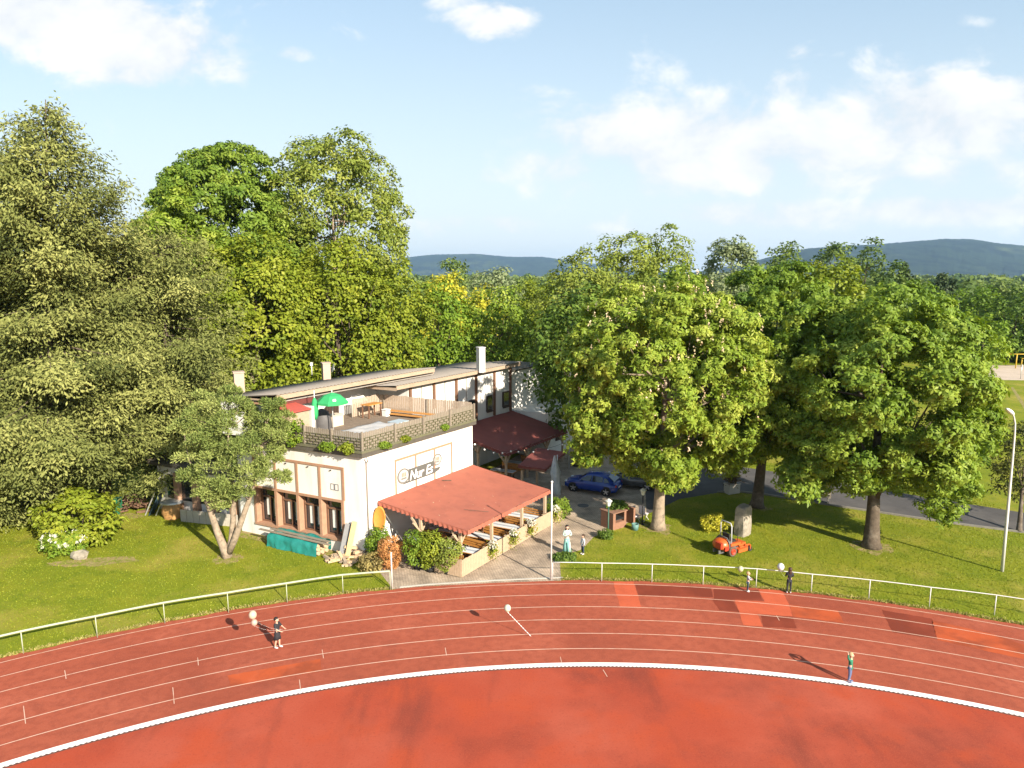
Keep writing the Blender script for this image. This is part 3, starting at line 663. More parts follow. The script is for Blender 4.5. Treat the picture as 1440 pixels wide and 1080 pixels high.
# covered barbecue
mb = MB(); q = np.array(B(3.7,6.5,6.19)); mb.lathe([(.62,0),(.68,.35),(.62,.8),(.45,1.15),(.12,1.32),(0,1.34)], q, 12, sy=.8)
for j, v in enumerate(mb.v): mb.v[j] = (v[0]+rnd.uniform(-.05,.05), v[1]+rnd.uniform(-.05,.05), v[2])
tag(mb.build('covered_barbecue', mat('grey_tarp', (.085,.08,.08), .6, .4, 3)), 'barbecue under a crumpled dark grey cover behind the green parasol', 'barbecue')
mb = MB(); q = B(4.7,6.6,0); mb.bb(4.45,5.3,6.3,6.9,6.19,6.9); mb.bb(4.4,5.35,6.25,6.95,6.9,6.95); tag(mb.build('storage_box', mat('cream_box', (.55,.47,.36), .8, .15, 5)), 'cream storage box by the covered barbecue on the terrace', 'box')
mb = MB(); mb.bb(6.1,7.2,8.5,8.6,6.25,7.1)
for j in range(8): mb.bb(6.12+j*.135,6.2+j*.135,8.46,8.5,6.25,7.1)
tag(mb.build('slatted_screen', darkwood), 'dark slatted screen against the terrace back wall', 'screen')
def btable(a, b, la, lb_, z, h, name, label, m=orangewood, cat='table'):
    t = thing(name, label, cat, B(a,b,z)); m_ = MB(); m_.bb(a-la/2,a+la/2,b-lb_/2,b+lb_/2,z+h-.05,z+h); m_.build('table_top' if cat == 'table' else 'seat', m, t)
    for sx in (-1,1):
        for sy in (-1,1):
            m_ = MB(); x = a+sx*(la/2-.08); y = b+sy*(lb_/2-.08); m_.bb(x-.035,x+.035,y-.035,y+.035,z,z+h-.05); m_.build('leg', brownwood, t)
    return t
btable(8.2,6.6,1.3,.7,6.19,.95,'bar_table','wooden bar table in the rear corner of the terrace')
btable(9.6,3.9,.4,5.2,6.19,.30,'terrace_bench','long low orange wooden bench along the right side of the terrace',cat='bench')
btable(9.1,4.4,.35,4.2,6.19,.18,'terrace_step','low wooden plank step in front of the long terrace bench',cat='bench')
tarp = MB(); N_ = 14
tv = [B(1.2+4.2*i/N_, .5+3.0*j/N_, 6.72+.05*math.sin(i*1.1)*math.cos(j*.9)+.03*rnd.random()-(.3 if i in (0,N_) or j in (0,N_) else 0)) for i in range(N_+1) for j in range(N_+1)]
tarp.add(tv, [(i*(N_+1)+j, i*(N_+1)+j+1, (i+1)*(N_+1)+j+1, (i+1)*(N_+1)+j) for i in range(N_) for j in range(N_)], 0, True)
tag(tarp.build('covered_table', mat('grey_sheet', (.42,.40,.38), .8, .25, 2, dirt=(.3,.33,.36), dscale=1.5)), 'large table under a pale grey dust sheet at the terrace front corner', 'table')
mb = MB(); mb.box(B(5.6,2.2,6.48), (1.0,.8,.5), R_(56)); mb.box(B(5.6,2.2,6.75), (1.06,.86,.05), R_(56), 0); tag(mb.build('storage_chest', mat('blue_grey_plastic', (.36,.42,.45), .6, .12)), 'pale blue grey plastic chest beside the dust sheet on the terrace', 'chest')
mb = MB(); mb.box(B(8.9,6.0,6.42), (.4,.4,.45), R_(56)); mb.box(B(8.9,6.0,6.66), (.46,.46,.04), R_(56)); tag(mb.build('plant_pot', paint), 'square white pot in front of the wooden bar table', 'pot')
mb = MB(); mb.tube([B(6.7,6.9,6.2),B(6.7,6.9,7.9)], .015, 5); mb.tube([B(6.5,6.9,7.75),B(6.7,6.9,7.8),B(7.4,6.8,7.9)], .012, 5)
tag(mb.build('antenna', metal), 'thin metal antenna rod beside the terrace bar table', 'antenna')
# ------------------------------------------------------------------ awnings and beer garden
def awning(name, label, c4, mcl, posts, drop=.26, sag=.05, nx=40, ny=12, group=None, brace=True):
    """c4: back-left, back-right, front-right, front-left corners (a,b,z)"""
    t = thing(name, label, 'awning', B(c4[3][0],c4[3][1],0), 0, group)
    c = [np.array(q, float) for q in c4]; m_ = MB(); vs = []
    for i in range(nx+1):
        for j in range(ny+1):
            s, r = i/nx, j/ny
            q = (c[0]*(1-s)+c[1]*s)*(1-r)+(c[3]*(1-s)+c[2]*s)*r
            q[2] += -sag*math.sin(PI*r)*.5-.022*abs(math.sin(s*PI*5))*math.sin(PI*r)**.5 + .014*math.sin(s*23+r*4)*math.sin(r*9+s*5)
            vs.append(B(*q))
    m_.add(vs, [(i*(ny+1)+j, (i+1)*(ny+1)+j, (i+1)*(ny+1)+j+1, i*(ny+1)+j+1) for i in range(nx) for j in range(ny)], 0, True)
    m_.build('canopy', mcl, t)
    m_ = MB(); k = 0
    def val(p, q, out):
        n = max(6, int(math.hypot(q[0]-p[0], q[1]-p[1])/.16)); vv = []
        for i in range(n+1):
            s = i/n; x = p*(1-s)+q*s; o = .025*(1 if i % 2 else -1)
            lo = drop*(.82+.18*abs(math.sin(i*PI/2)))
            vv += [B(x[0]+out[0]*.02, x[1]+out[1]*.02, x[2]-.01), B(x[0]+out[0]*(.05+o), x[1]+out[1]*(.05+o), x[2]-lo)]
        m_.add(vv, [(2*i,2*i+1,2*i+3,2*i+2) for i in range(n)])
    val(c[3], c[2], (0,-1)); val(c[0], c[3], (-1,0)); val(c[1], c[2], (1,0))
    m_.build('valance', mcl, t)
    def zc(a, b):
        r = (b-c[0][1])/(c[3][1]-c[0][1]); return c[0][2]*(1-r)+c[3][2]*r-sag-.05
    m_ = MB()
    for r in (.02,.5,.985):
        p = c[0]*(1-r)+c[3]*r; q = c[1]*(1-r)+c[2]*r; z = -.14-sag; m_.bar(B(p[0]+.05,p[1],p[2]+z), B(q[0]-.05,q[1],q[2]+z), .10, .14)
    for s in np.linspace(.02,.98,6):
        p = c[0]*(1-s)+c[1]*s; q = c[3]*(1-s)+c[2]*s; m_.bar(B(p[0],p[1]-.05,p[2]-.10-sag), B(q[0],q[1]+.05,q[2]-.10-sag), .07, .07)
    m_.build('rafter', brownwood, t)
    for a, b in posts:
        m_ = MB(); h = zc(a,b)-.1; m_.bb(a-.07,a+.07,b-.07,b+.07,0,h)
        if brace and not (a > 2 and b < -5.5):
            for sx in (-1,1): m_.bar(B(a+sx*.06,b,h-.75), B(a+sx*.62,b,h-.08), .10, .10)
            m_.bar(B(a,b+.06,h-.75), B(a,b+.62,h-.02), .10, .10)
        m_.build('post', fencewood, t)
    return t
awning('terrace_awning', 'large brick red canvas awning over the beer tables beside the white sign wall',
       [(1.05,-.08,3.08),(10.08,-.08,3.12),(9.25,-6.25,2.42),(.72,-6.2,2.42)], redcloth, [(.9,-3.1),(.95,-5.6),(3.25,-6.0),(6.4,-6.0),(9.1,-6.0)])
m_ = MB(); m_.tube([B(3.0,-4.4,2.66),B(3.6,-5.6,2.53)], .012, 5); tag(m_.build('fallen_twig', bark), 'long thin dark twig lying on the front half of the brick red awning', 'twig')
m_ = MB(); m_.tube([B(6.1,-.6,3.09),B(6.5,-1.0,3.05)], .025, 5); tag(m_.build('fallen_twig', bark), 'short thick dark twig on the brick red awning below the name board', 'twig')
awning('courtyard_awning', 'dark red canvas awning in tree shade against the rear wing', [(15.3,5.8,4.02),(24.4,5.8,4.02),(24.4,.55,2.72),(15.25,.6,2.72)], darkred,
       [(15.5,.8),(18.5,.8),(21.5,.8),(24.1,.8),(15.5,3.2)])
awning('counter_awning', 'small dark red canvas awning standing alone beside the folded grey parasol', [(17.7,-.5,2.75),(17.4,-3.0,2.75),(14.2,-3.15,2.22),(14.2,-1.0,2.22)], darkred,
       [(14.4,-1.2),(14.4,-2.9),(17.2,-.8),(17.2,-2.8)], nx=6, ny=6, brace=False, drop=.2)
nl_ = 90; la, lb2 = RS.uniform(1.2,9.2,nl_), -RS.uniform(.1,6.,nl_)**1.0
lp = np.array([B(a_, b_, 3.09+(2.43-3.09)*(-b_/6.2)-.03) for a_, b_ in zip(la, lb2)])
fo = leaves('leaf_litter', lp+[0,0,.02], rdir(nl_)*.3+[0,0,1], rdir(nl_), RS.uniform(.05,.13,nl_), .05, RS.uniform(0,1,nl_), leafmat('dry_litter', (.03,.016,.008), (.10,.055,.02), (.28,.22,.14), trans=.05)); fo['kind'] = 'stuff'; fo['label'] = 'scattered dry leaves and bits on the brick red awning'
# folded grey parasol
q0 = P(783,712); pf = thing('folded_market_parasol', 'tall folded grey parasol beyond the far corner of the brick red awning', 'parasol', q0)
mb = MB(); prof = [(.05,.75),(.26,.85),(.30,1.3),(.24,1.8),(.30,2.5),(.20,3.0),(.05,3.65)]; n = 16; vs = []
for k_, (r, z) in enumerate(prof):
    for j in range(n):
        t = 2*PI*j/n; q = r*(1+.22*(1 if j % 2 else -1)); vs.append((q0[0]+q*math.cos(t+.15*k_)-.03*k_, q0[1]+q*math.sin(t+.15*k_), z))
mb.add(vs, [(i*n+j, i*n+(j+1)%n, (i+1)*n+(j+1)%n, (i+1)*n+j) for i in range(len(prof)-1) for j in range(n)], 0, True)
mb.build('canopy', mat('grey_canvas', (.36,.41,.43), .85, .35, 3, dirt=(.55,.58,.57), dscale=2), pf)
mb = MB(); mb.tube([q0,(q0[0],q0[1],3.7)], .04, 8); mb.build('pole', metal, pf)
mb = MB(); mb.lathe([(.0,.12),(.42,.12),(.45,.02),(.45,0)], q0, 12); mb.build('base', concrete, pf)
# plank fence along the paving
pk = thing('plank_fence', 'low pale plank fence closing the beer garden along the courtyard', 'fence', B(.1,-6.32,0))
mb = MB(); a = .05
while a < 11.4:
    h = 1.0 if a < 10.2 else .62
    mb.bb(a,a+.13,-6.33,-6.305,.05,h+rnd.uniform(-.02,.02)); a += .145
b = -6.3
while b < -4.6: mb.bb(.02,.045,b,b+.13,.05,1.0+rnd.uniform(-.02,.02)); b += .145
mb.build('plank_panel', fencewood, pk)
mb = MB(); mb.bb(.05,11.4,-6.30,-6.26,.22,.30); mb.bb(.05,10.1,-6.30,-6.26,.78,.86); mb.build('rail', fencewood, pk)
for a in (.1,2.2,4.3,6.4,8.5,10.1,11.4): m_ = MB(); m_.bb(a-.05,a+.05,-6.255,-6.155,0,1.0 if a < 10.3 else .65); m_.build('post', fencewood, pk)
# white hanging flower pots with greenery on the fence
fl_white = leafmat('white_petal', (.22,.22,.17), (.30,.295,.25), (.38,.37,.33), trans=.15)
for k_, (a, z) in enumerate(((2.6,.95),(4.7,1.0),(6.6,1.0),(9.6,.98))):
    c = np.array(B(a,-6.52,z)); t = thing('hanging_flower_pot', ['white flowering pot hung on the plank fence nearest the track','second white flowering pot along the plank fence from the track','third white flowering pot hung on the plank fence, orange pot below','farthest white flowering pot near the courtyard end of the plank fence'][k_], 'flower pot', c, 0, 'flower pots hung on the plank fence')
    m_ = MB(); m_.lathe([(.0,-.26),(.11,-.26),(.16,0),(.14,0)], c, 12); m_.build('pot', mat('terracotta', (.38,.16,.08), .8, .15) if k_ == 2 else black, t)
    C = c+rdir(150)*np.array([.24,.24,.2])+np.array([0,0,.12]); leaves('flowers', C, rdir(150)+[0,0,.8], rdir(150), .09, .08, RS.uniform(0,1,150), fl_white, t)
    C = c+RS.normal(size=(240,3))*np.array([.17,.17,.22])-np.array([0,0,.28]); leaves('trailing_leaves', C, rdir(240)+[0,0,.3], rdir(240)-[0,0,.8], .13, .07, RS.uniform(.2,1,240), G_LIME, t)
# tables with white cloths and orange benches
def make_table():
    t = thing('beer_table', 'x', 'table'); m_ = MB(); m_.box((0,0,.75), (.75,2.1,.04)); m_.build('table_top', orangewood, t, False)
    m_ = MB(); m_.box((0,0,.776), (.72,2.0,.008)); m_.box((0,0,.782), (.2,2.02,.004), m=1); m_.build('table_cloth', [mat('table_cloth', (.62,.63,.64), .8, .1, 6), mat('table_runner', (.33,.37,.42), .8, .1)], t, False)
    for y in (-.8,.8): m_ = MB(); m_.box((-.28,y,.365), (.05,.05,.73)); m_.box((.28,y,.365), (.05,.05,.73)); m_.box((0,y,.3), (.51,.04,.05)); m_.build('trestle', brownwood, t, False)
    return t
def make_bench():
    t = thing('garden_bench', 'x', 'bench'); m_ = MB()
    for x in (-.17,-.03,.11): m_.box((x,0,.45), (.12,1.9,.035))
    m_.build('seat', orangewood, t, False); m_ = MB()
    for z in (.62,.76,.9): m_.box((-.27-(z-.6)*.2,0,z), (.025,1.9,.09))
    m_.build('backrest', orangewood, t, False)
    for y in (-.85,.85): m_ = MB(); m_.box((.15,y,.215), (.05,.05,.43)); m_.bar((-.2,y,0), (-.3,y,.95), .05, .05); m_.box((-.02,y,.40), (.36,.05,.05)); m_.build('leg', brownwood, t, False)
    return t
tb, bn = make_table(), make_bench()
ANG = R_(64.5)
words = ['first','second','third','fourth','fifth']
rowsT = [(1.9,-5.0),(4.1,-5.0),(6.2,-5.0),(8.3,-5.0),(1.9,-2.3),(4.1,-2.3),(6.2,-2.3),(8.3,-2.3)]
GT, GB = 'beer tables under the red awning', 'benches at the beer tables'
for k_, (a, b) in enumerate(rowsT):
    o = tb if k_ == 0 else dup(tb); r_ = 'at the plank fence' if k_ < 4 else 'beside the sign wall'
    place(o, B(a,b,.006), ANG, f'white covered beer table {r_}, {words[k_%4]} from the track end', GT)
    for s_ in (0,1):
        o = bn if k_ == 0 and s_ == 0 else dup(bn)
        x = a-.72 if s_ == 0 else a+.72
        place(o, B(x,b,.006), ANG-R_(90)+R_(81.5) if s_ == 0 else ANG-R_(90)+R_(81.5)+PI, f'orange slatted bench at the {"near" if s_ == 0 else "far"} side of the {words[k_%4]} table, {"fence row" if k_ < 4 else "wall row"}', GB)
for k_, (a, b) in enumerate(((17,2),(19.6,2.2),(22.2,2.1),(12.6,-1.0),(12.4,2.4))):
    o = dup(tb); place(o, B(a,b,.006), ANG, ['table in shade under the near end of the dark red awning','table in shade under the middle of the dark red awning','table in shade under the far end of the dark red awning','table in the shaded gap between the two red awnings','table in shade behind the far corner of the sign wall'][k_], GT)
    o = dup(bn); place(o, B(a-.75,b,.006), ANG-R_(90)+R_(81.5), ['bench by the table under the near end of the dark red awning','bench by the table under the middle of the dark red awning','bench by the table under the far end of the dark red awning','bench by the table in the gap between the awnings','bench by the table behind the sign wall corner'][k_], GB)
# potted bushes along the awning's left end
def potted(name, label, px, w, h, lm, group=None, pot=True, **kw):
    q = P(*px); t = bush(name, label, np.array([q[0],q[1],(.32 if pot else 0)+h/2]), (w/2,w/2,h/2), lm, 'potted shrub' if pot else 'shrub', group, **kw)
    t.location.z = 0
    for ch in t.children: ch.matrix_parent_inverse = Matrix.Translation(-t.location)
    if pot: m_ = MB(); m_.lathe([(0,.0),(.24,.0),(.31,.36),(.27,.36)], (q[0],q[1],0), 14); m_.build('pot', black, t)
    return t
GP = 'potted shrubs at the end of the red awning'
potted('potted_shrub', 'tall dark green potted shrub, left of the three in black pots', (588,799), 1.35, 1.9, G_MID, GP, size=.3, L=.15, nl=34, bias=.42, seed=21)
potted('potted_shrub', 'light green potted shrub, middle of the three in black pots', (606,803), 1.3, 1.9, G_LIME, GP, size=.3, L=.15, nl=34, seed=22)
potted('potted_shrub', 'olive green potted shrub next to the plank fence corner', (630,806), 1.4, 1.65, G_POP, GP, size=.3, L=.13, nl=34, seed=23)
potted('conifer_shrub', 'rusty brown dying conifer between the gate post and the potted shrubs', (549,800), 1.0, 1.9, G_RUST, None, False, size=.24, L=.12, Wd=.04, nl=50, seed=24)
potted('bay_bush', 'dense bright green bush at the white wall corner below the round orange disc', (533,788), 1.15, 2.0, G_MID, None, False, size=.26, L=.13, nl=34, seed=25)
potted('low_shrub', 'low brownish shrub at the foot of the rusty conifer', (523,802), 1.3, .95, leafmat('brown_leaf', (.075,.06,.022), (.15,.12,.045), (.24,.20,.07)), None, False, size=.2, L=.1, nl=30, seed=26)
potted('planter_bush', 'green bush in the low planter below the folded grey parasol', (785,727), 1.5, 1.25, G_MID, None, False, size=.24, L=.18, Wd=.05, nl=30, seed=27)
# wooden barrel lid hung at the awning corner
mb = MB(); c = B(.75,-.42,2.15); T = Matrix.Translation(c) @ Matrix.Rotation(R_(-12),4,'Z') @ Matrix.Rotation(R_(82),4,'X')
mb.lathe([(0,.04),(.62,.05),(.66,.07),(.72,.07),(.74,.0),(.72,-.05),(0,-.05)], (0,0,0), 24)
mb.v = [tuple(T @ Vector((v[0]*.50, v[1]*1.0, v[2]))) for v in mb.v]
tag(mb.build('barrel_lid', mat('orange_disc', (.50,.215,.035), .55, .2, 6)), 'large oval orange wooden disc hung under the awning corner at the white wall', 'wooden disc')
# string of bulbs across the gap
sl = thing('string_lights', 'string of white bulbs sagging in front of the dark red awning', 'string lights', B(10.2,-.3,2.5))
bulb = mat('bulb_glass', (.8,.78,.72), .3, .05)
p0, p1, p2 = np.array(B(10.3,-.1,4.6)), np.array(B(15.2,.2,3.0)), np.array(B(18.8,-2.6,3.3)); path = []
for p, q in ((p0,p1),(p1,p2)):
    for i in range(9): t = i/8; w_ = p*(1-t)+q*t; w_[2] -= .35*math.sin(PI*t); path.append(w_)
m_ = MB(); m_.tube(path, .012, 4); m_.build('cable', black, sl)
for i, w_ in enumerate(path):
    if i % 2 == 0: m_ = MB(); m_.ball((w_[0],w_[1],w_[2]-.09), .07, 8, 5); m_.build('bulb', bulb, sl)

# ------------------------------------------------------------------ railings and gate posts
def railing(name, label, pxs, m, r=.032, endpost=None):
    pts = [P(*q) for q in pxs]; t = thing(name, label, 'railing', pts[len(pts)//2])
    for p in pts: m_ = MB(); m_.tube([(p[0],p[1],0),(p[0],p[1],1.0)], .022, 8); m_.build('post', m, t)
    tops = []
    angs = [math.atan2(p[1]-TC[1], p[0]-TC[0]) for p in pts]; rad = [math.hypot(p[0]-TC[0], p[1]-TC[1]) for p in pts]
    for i in range(len(pts)-1):
        for k in range(4): s = k/4; a = angs[i]*(1-s)+angs[i+1]*s; q = rad[i]*(1-s)+rad[i+1]*s; tops.append((TC[0]+q*math.cos(a), TC[1]+q*math.sin(a), 1.02))
    tops.append((pts[-1][0],pts[-1][1],1.02)); m_ = MB(); m_.tube(tops, r, 8); m_.build('rail', m, t)
railing('track_railing', 'greenish aged tubular railing curving along the lawn left of the gate', [(-180,975),(-68,944),(33,919),(137,896.5),(232,876.5),(321.5,861.5),(404,847.5),(482.5,835),(549,829.5)], railgreen, .048)
railing('track_railing', 'slim white tubular railing curving along the lawn right of the gate', [(777,816.3),(846,817.5),(916.5,819),(988.5,822),(1063,826),(1140.5,834),(1221.5,842.5),(1306.5,853.5),(1398,865),(1500,882),(1610,904)], white_metal, .023)
p = P(551.5,828.5); m_ = MB(); m_.tube([p,(p[0],p[1],1.95)], .035, 10); m_.tube([(p[0],p[1],1.95),(p[0],p[1],1.99)], .05, 10)
tag(m_.build('gate_post', white_metal), 'short white gate post at the left railing end', 'post')
p = P(774.8,816); fp = thing('flag_pole', 'tall white pole at the right railing end before the paving', 'pole', p)
m_ = MB(); m_.tube([p,(p[0],p[1],5.35)], [.045,.04], 10); m_.build('shaft', white_metal, fp); m_ = MB(); m_.ball((p[0],p[1],5.40), .07); m_.build('finial', white_metal, fp)
q = at(801,590,55); m_ = MB(); m_.tube([(q[0],q[1],0),(q[0],q[1],at(801,520,55)[2])], .05, 8); tag(m_.build('flag_pole', white_metal), 'thin pale pole rising against the dark tree behind the courtyard', 'pole')
# street lamp on the right lawn
p = P(1409,803.5); sl = thing('street_lamp', 'tall grey street lamp with bent top on the right lawn', 'street lamp', p)
m_ = MB(); tp = [(0,0,0),(-.07,0,3),(-.15,0,6),(-.2,0,7.6),(-.27,-.03,8.25),(-.42,-.08,8.65),(-.6,-.15,8.85)]; m_.tube([(p[0]+x,p[1]+y,z) for x,y,z in tp], [.085,.075,.06,.05,.045,.04,.035], 10); m_.build('pole', mat('grey_pole', (.55,.54,.51), .5, .12, 3), sl)
m_ = MB(); T = Matrix.Translation((p[0]-.73,p[1]-.18,8.92)) @ Euler((0,R_(32),R_(20))).to_matrix().to_4x4(); m_.ball((0,0,0), (.36,.16,.11), 12, 8); m_.v = [tuple(T @ Vector(v)) for v in m_.v]; m_.build('lamp_head', paint, sl)
# small green lamps
def glamp(name, label, px, h, m, rz=0):
    p = P(*px); t = thing(name, label, 'lamp post', p); m_ = MB(); m_.tube([p,(p[0],p[1],.3),(p[0],p[1],h-.3)], [.07,.05,.04], 8); m_.tube([p,(p[0],p[1],.05)], .13, 8); m_.build('post', m, t)
    m_ = MB(); m_.lathe([(.08,h-.3),(.10,h-.28),(.17,h-.02),(.17,h)], (p[0],p[1],0), 6, smooth=False); m_.build('lantern_glass', mat('lantern_glass', (.62,.62,.55), .3, .1), t)
    m_ = MB(); m_.lathe([(.22,h),(.23,h+.03),(.06,h+.16),(0,h+.2)], (p[0],p[1],0), 6, smooth=False); m_.build('lantern_cap', mat('lantern_cap', (.5,.52,.46), .5), t)
glamp('lamp_post', 'small dark green lantern post with white head at the courtyard lawn edge', (855,753), 2.2, mat('dark_green_metal', (.02,.075,.05), .5, .2))
glamp('lamp_post', 'small black lantern post behind the brick grill by the tree', (903,738), 2.3, black)
bush('lamp_shrub', 'small dark shrub at the foot of the green lantern post', P(852,757)+np.array([0,0,.28]), (.45,.35,.28), G_DARK, size=.16, L=.09, seed=31)
# brick grill
g0 = P(876,742); gr = thing('brick_grill', 'small brick garden grill with dark pan beside the chestnut trunk', 'grill', g0, 0)
def gl(x, y, z): d = np.array([.80,.60]); e = np.array([-.60,.80]); q = g0[:2]+d*x+e*y; return (q[0],q[1],z)
def gbx(m_, x0,x1,y0,y1,z0,z1): m_.hexa([gl(x0,y0,z0),gl(x1,y0,z0),gl(x1,y1,z0),gl(x0,y1,z0),gl(x0,y0,z1),gl(x1,y0,z1),gl(x1,y1,z1),gl(x0,y1,z1)])
m_ = MB(); gbx(m_,-.9,-.68,0,1.1,0,1.08); gbx(m_,.1,.28,0,1.1,0,1.08); gbx(m_,.95,1.12,0,1.1,0,1.08); gbx(m_,-.68,.1,.0,1.1,0,.45); gbx(m_,.28,.95,.85,1.1,0,1.08); m_.build('brick_wall', brickm, gr)
m_ = MB(); gbx(m_,-.96,.34,-.06,1.16,1.083,1.14); m_.build('slab_top', mat('grill_slab', (.22,.12,.08), .9, .3), gr)
m_ = MB(); gbx(m_,-.66,.08,.03,.9,.6,.66); m_.build('grate', black, gr)
bush('grill_plant', 'dark plant standing on top of the brick grill', np.array(gl(.0,.6,1.36)), (.6,.45,.25), G_DARK, 'plant', size=.16, L=.14, seed=33, stem=True)
def wchair(label, px, rz):
    p = P(*px); t = thing('folding_chair', label, 'chair', p, rz, 'folding chairs by the brick grill'); pk_ = mat('pale_chair', (.66,.58,.60), .6, .1)
    m_ = MB(); m_.box((0,0,.45), (.46,.44,.04)); m_.build('seat', pk_, t, False); m_ = MB(); m_.box((0,.24,.78), (.46,.03,.5)); m_.build('backrest', pk_, t, False)
    m_ = MB()
    for x in (-.21,.21): m_.bar((x,-.25,0), (x,.2,.5), .03, .03); m_.bar((x,.3,0), (x,-.18,.45), .03, .03); m_.bar((x,.2,.45), (x,.26,1.02), .03, .03)
    m_.build('frame', white_metal, t, False)
wchair('pale pink folding chair nearest the brick grill', (893,734), .6); wchair('pale folding chair beside the black lantern post', (905,731), 2.4)
m_ = MB(); p = P(893,745); m_.lathe([(0,0),(.2,0),(.24,.4),(.2,.4),(.19,.1),(0,.1)], p, 12); tag(m_.build('garden_tub', mat('teal_tub', (.10,.20,.18), .6)), 'small teal tub on the grass at the brick grill', 'tub')
# memorial stone, yellow bush, planter box, benches
p = P(1044,751); m_ = MB(); rs = np.random.RandomState(5); lv = []
for k_, (z, w_, d_) in enumerate(((0,.56,.38),(.5,.57,.40),(1.0,.54,.38),(1.5,.53,.36),(1.76,.50,.33),(1.86,.42,.26))):
    for j in range(12):
        t = 2*PI*j/12; ex = abs(math.cos(t))**.35*math.copysign(1,math.cos(t)); ey = abs(math.sin(t))**.35*math.copysign(1,math.sin(t))
        x, y = w_*ex*rs.uniform(.93,1.05), d_*ey*rs.uniform(.9,1.08); lv.append((p[0]+x*math.cos(.75)-y*math.sin(.75), p[1]+x*math.sin(.75)+y*math.cos(.75), z+rs.uniform(-.06,.06)*(z > 0)))
m_.add(lv, [(i*12+j, i*12+(j+1)%12, (i+1)*12+(j+1)%12, (i+1)*12+j) for i in range(5) for j in range(12)]+[tuple(range(60,72))]); tag(m_.build('memorial_stone', stonem), 'upright rough grey memorial stone on the lawn behind the orange mower', 'stone')
bush('golden_bush', 'round yellow green bush left of the memorial stone', P(1002,746)+np.array([0,0,.55]), (.72,.65,.58), G_YEL, size=.22, L=.11, nl=34, bias=.4, seed=35)
p = P(1029,693); pb = thing('planter_box', 'pale square planter box with dark plant at the road edge', 'planter', p); m_ = MB(); m_.box((p[0],p[1],.35), (1.0,.6,.7), .4); m_.box((p[0],p[1],.72), (1.08,.68,.06), .4); m_.build('box', concrete, pb)
C = np.array([p[0],p[1],1.1])+RS.normal(size=(500,3))*[.28,.25,.25]; leaves('plant', C, rdir(500), rdir(500)+[0,0,.5], .2, .08, RS.uniform(0,1,500), leafmat('dark_red_leaf', (.03,.02,.012), (.06,.035,.018), (.09,.07,.025)), pb)
def pbench(label, px, rz):
    p = P(*px); t = thing('park_bench', label, 'bench', p, rz, None); m_ = MB()
    for y in (-.18,0,.18): m_.box((0,y,.45), (1.6,.14,.04))
    m_.build('seat', greywood, t, False); m_ = MB()
    for z in (.62,.8): m_.box((0,.30+.1*(z-.5),z), (1.6,.04,.13))
    m_.build('backrest', greywood, t, False)
    for x in (-.65,.65): m_ = MB(); m_.box((x,0,.215), (.1,.42,.43)); m_.bar((x,.27,.2),(x,.35,.9),.08,.05); m_.build('leg', concrete, t, False)
pbench('grey park bench at the road edge between the two right chestnuts', (1150,706), R_(158))

# ------------------------------------------------------------------ log and wood clutter by the left wall
tp_ = thing('covered_woodpile', 'woodpile under a teal tarpaulin at the foot of the window wall', 'woodpile', B(-.6,4.4,0))
m_ = MB(); nu, nv = 26, 10; vs = []
prof = [(-1.25,.02),(-1.22,.25),(-1.18,.5),(-1.12,.74),(-.95,.83),(-.6,.86),(-.3,.88),(-.16,.8),(-.12,.5),(-.12,.1)]
for i in range(nu+1):
    b = 2.35+3.75*i/nu
    for j, (a, z) in enumerate(prof):
        w_ = .025*math.sin(i*1.1+j*1.8)+.03*math.sin(i*.57-j*1.3)+rnd.uniform(-.045,.045); vs.append(B(a+w_*(1 if j < 5 else .3), b, max(.01, z*(1-.06*math.sin(i*.5))+w_*.6*(j > 2))))
m_.add(vs, [(i*nv+j, (i+1)*nv+j, (i+1)*nv+j+1, i*nv+j+1) for i in range(nu) for j in range(nv-1)], 0, True)
m_.build('tarpaulin', mat('teal_tarp', (.018,.20,.175), .35, .35, 2.5, spec=.6, bump=.3, bscale=3), tp_)
for b in (2.4,5.95):
    m_ = MB()
    for z in (.15,.38,.6):
        for a in (-1.0,-.7,-.4): m_.tube([B(a,b-.05,z),B(a,b+.3,z)], .11, 7)
    m_.build('firewood', mat('cut_wood', (.45,.32,.20), .9, .25, 8), tp_)
m_ = MB()
for k_ in range(2): m_.bar(B(-1.05+.28*k_,1.5+.3*k_,0.86+.03*k_), B(-1.0+.26*k_,6.9-.6*k_,.90+.03*k_), .17, .05)
tag(m_.build('loose_planks', greywood), 'long weathered planks laid on top of the teal tarpaulin', 'planks')
m_ = MB()
for k_ in range(46):
    b = rnd.uniform(-.1,1.6); a = -rnd.uniform(.1,1.35); z = rnd.uniform(.08,.12+.62*max(.1,1-abs(b-.7)/1.1)*(1.4-abs(a))/1.3); th = rnd.uniform(0,PI); L = rnd.uniform(.18,.42); c = np.array(B(a,b,z)); d = np.array([math.cos(th),math.sin(th),rnd.uniform(-.35,.35)])*L
    m_.bar(c-d, c+d, rnd.uniform(.1,.2), rnd.uniform(.07,.15), rnd.choice((0,0,1)))
tag(m_.build('firewood_heap', [mat('split_wood', (.50,.36,.22), .9, .3, 7), mat('split_wood_grey', (.28,.22,.16), .9, .3, 7)]), 'loose heap of split firewood at the building corner', 'firewood heap', None, 'stuff')
m_ = MB(); m_.bar(B(-.75,.62,0), B(-.12,.55,2.1), .28, .05); tag(m_.build('leaning_plank', mat('light_plank', (.55,.38,.18), .8, .2)), 'pale yellow plank leaning on the wall behind the firewood', 'plank')
m_ = MB(); m_.bar(B(-.7,1.05,0), B(-.12,1.0,1.9), .35, .05); tag(m_.build('leaning_board', mat('grey_board', (.2,.2,.2), .8, .2)), 'dark grey board leaning on the wall behind the firewood', 'board')
m_ = MB()
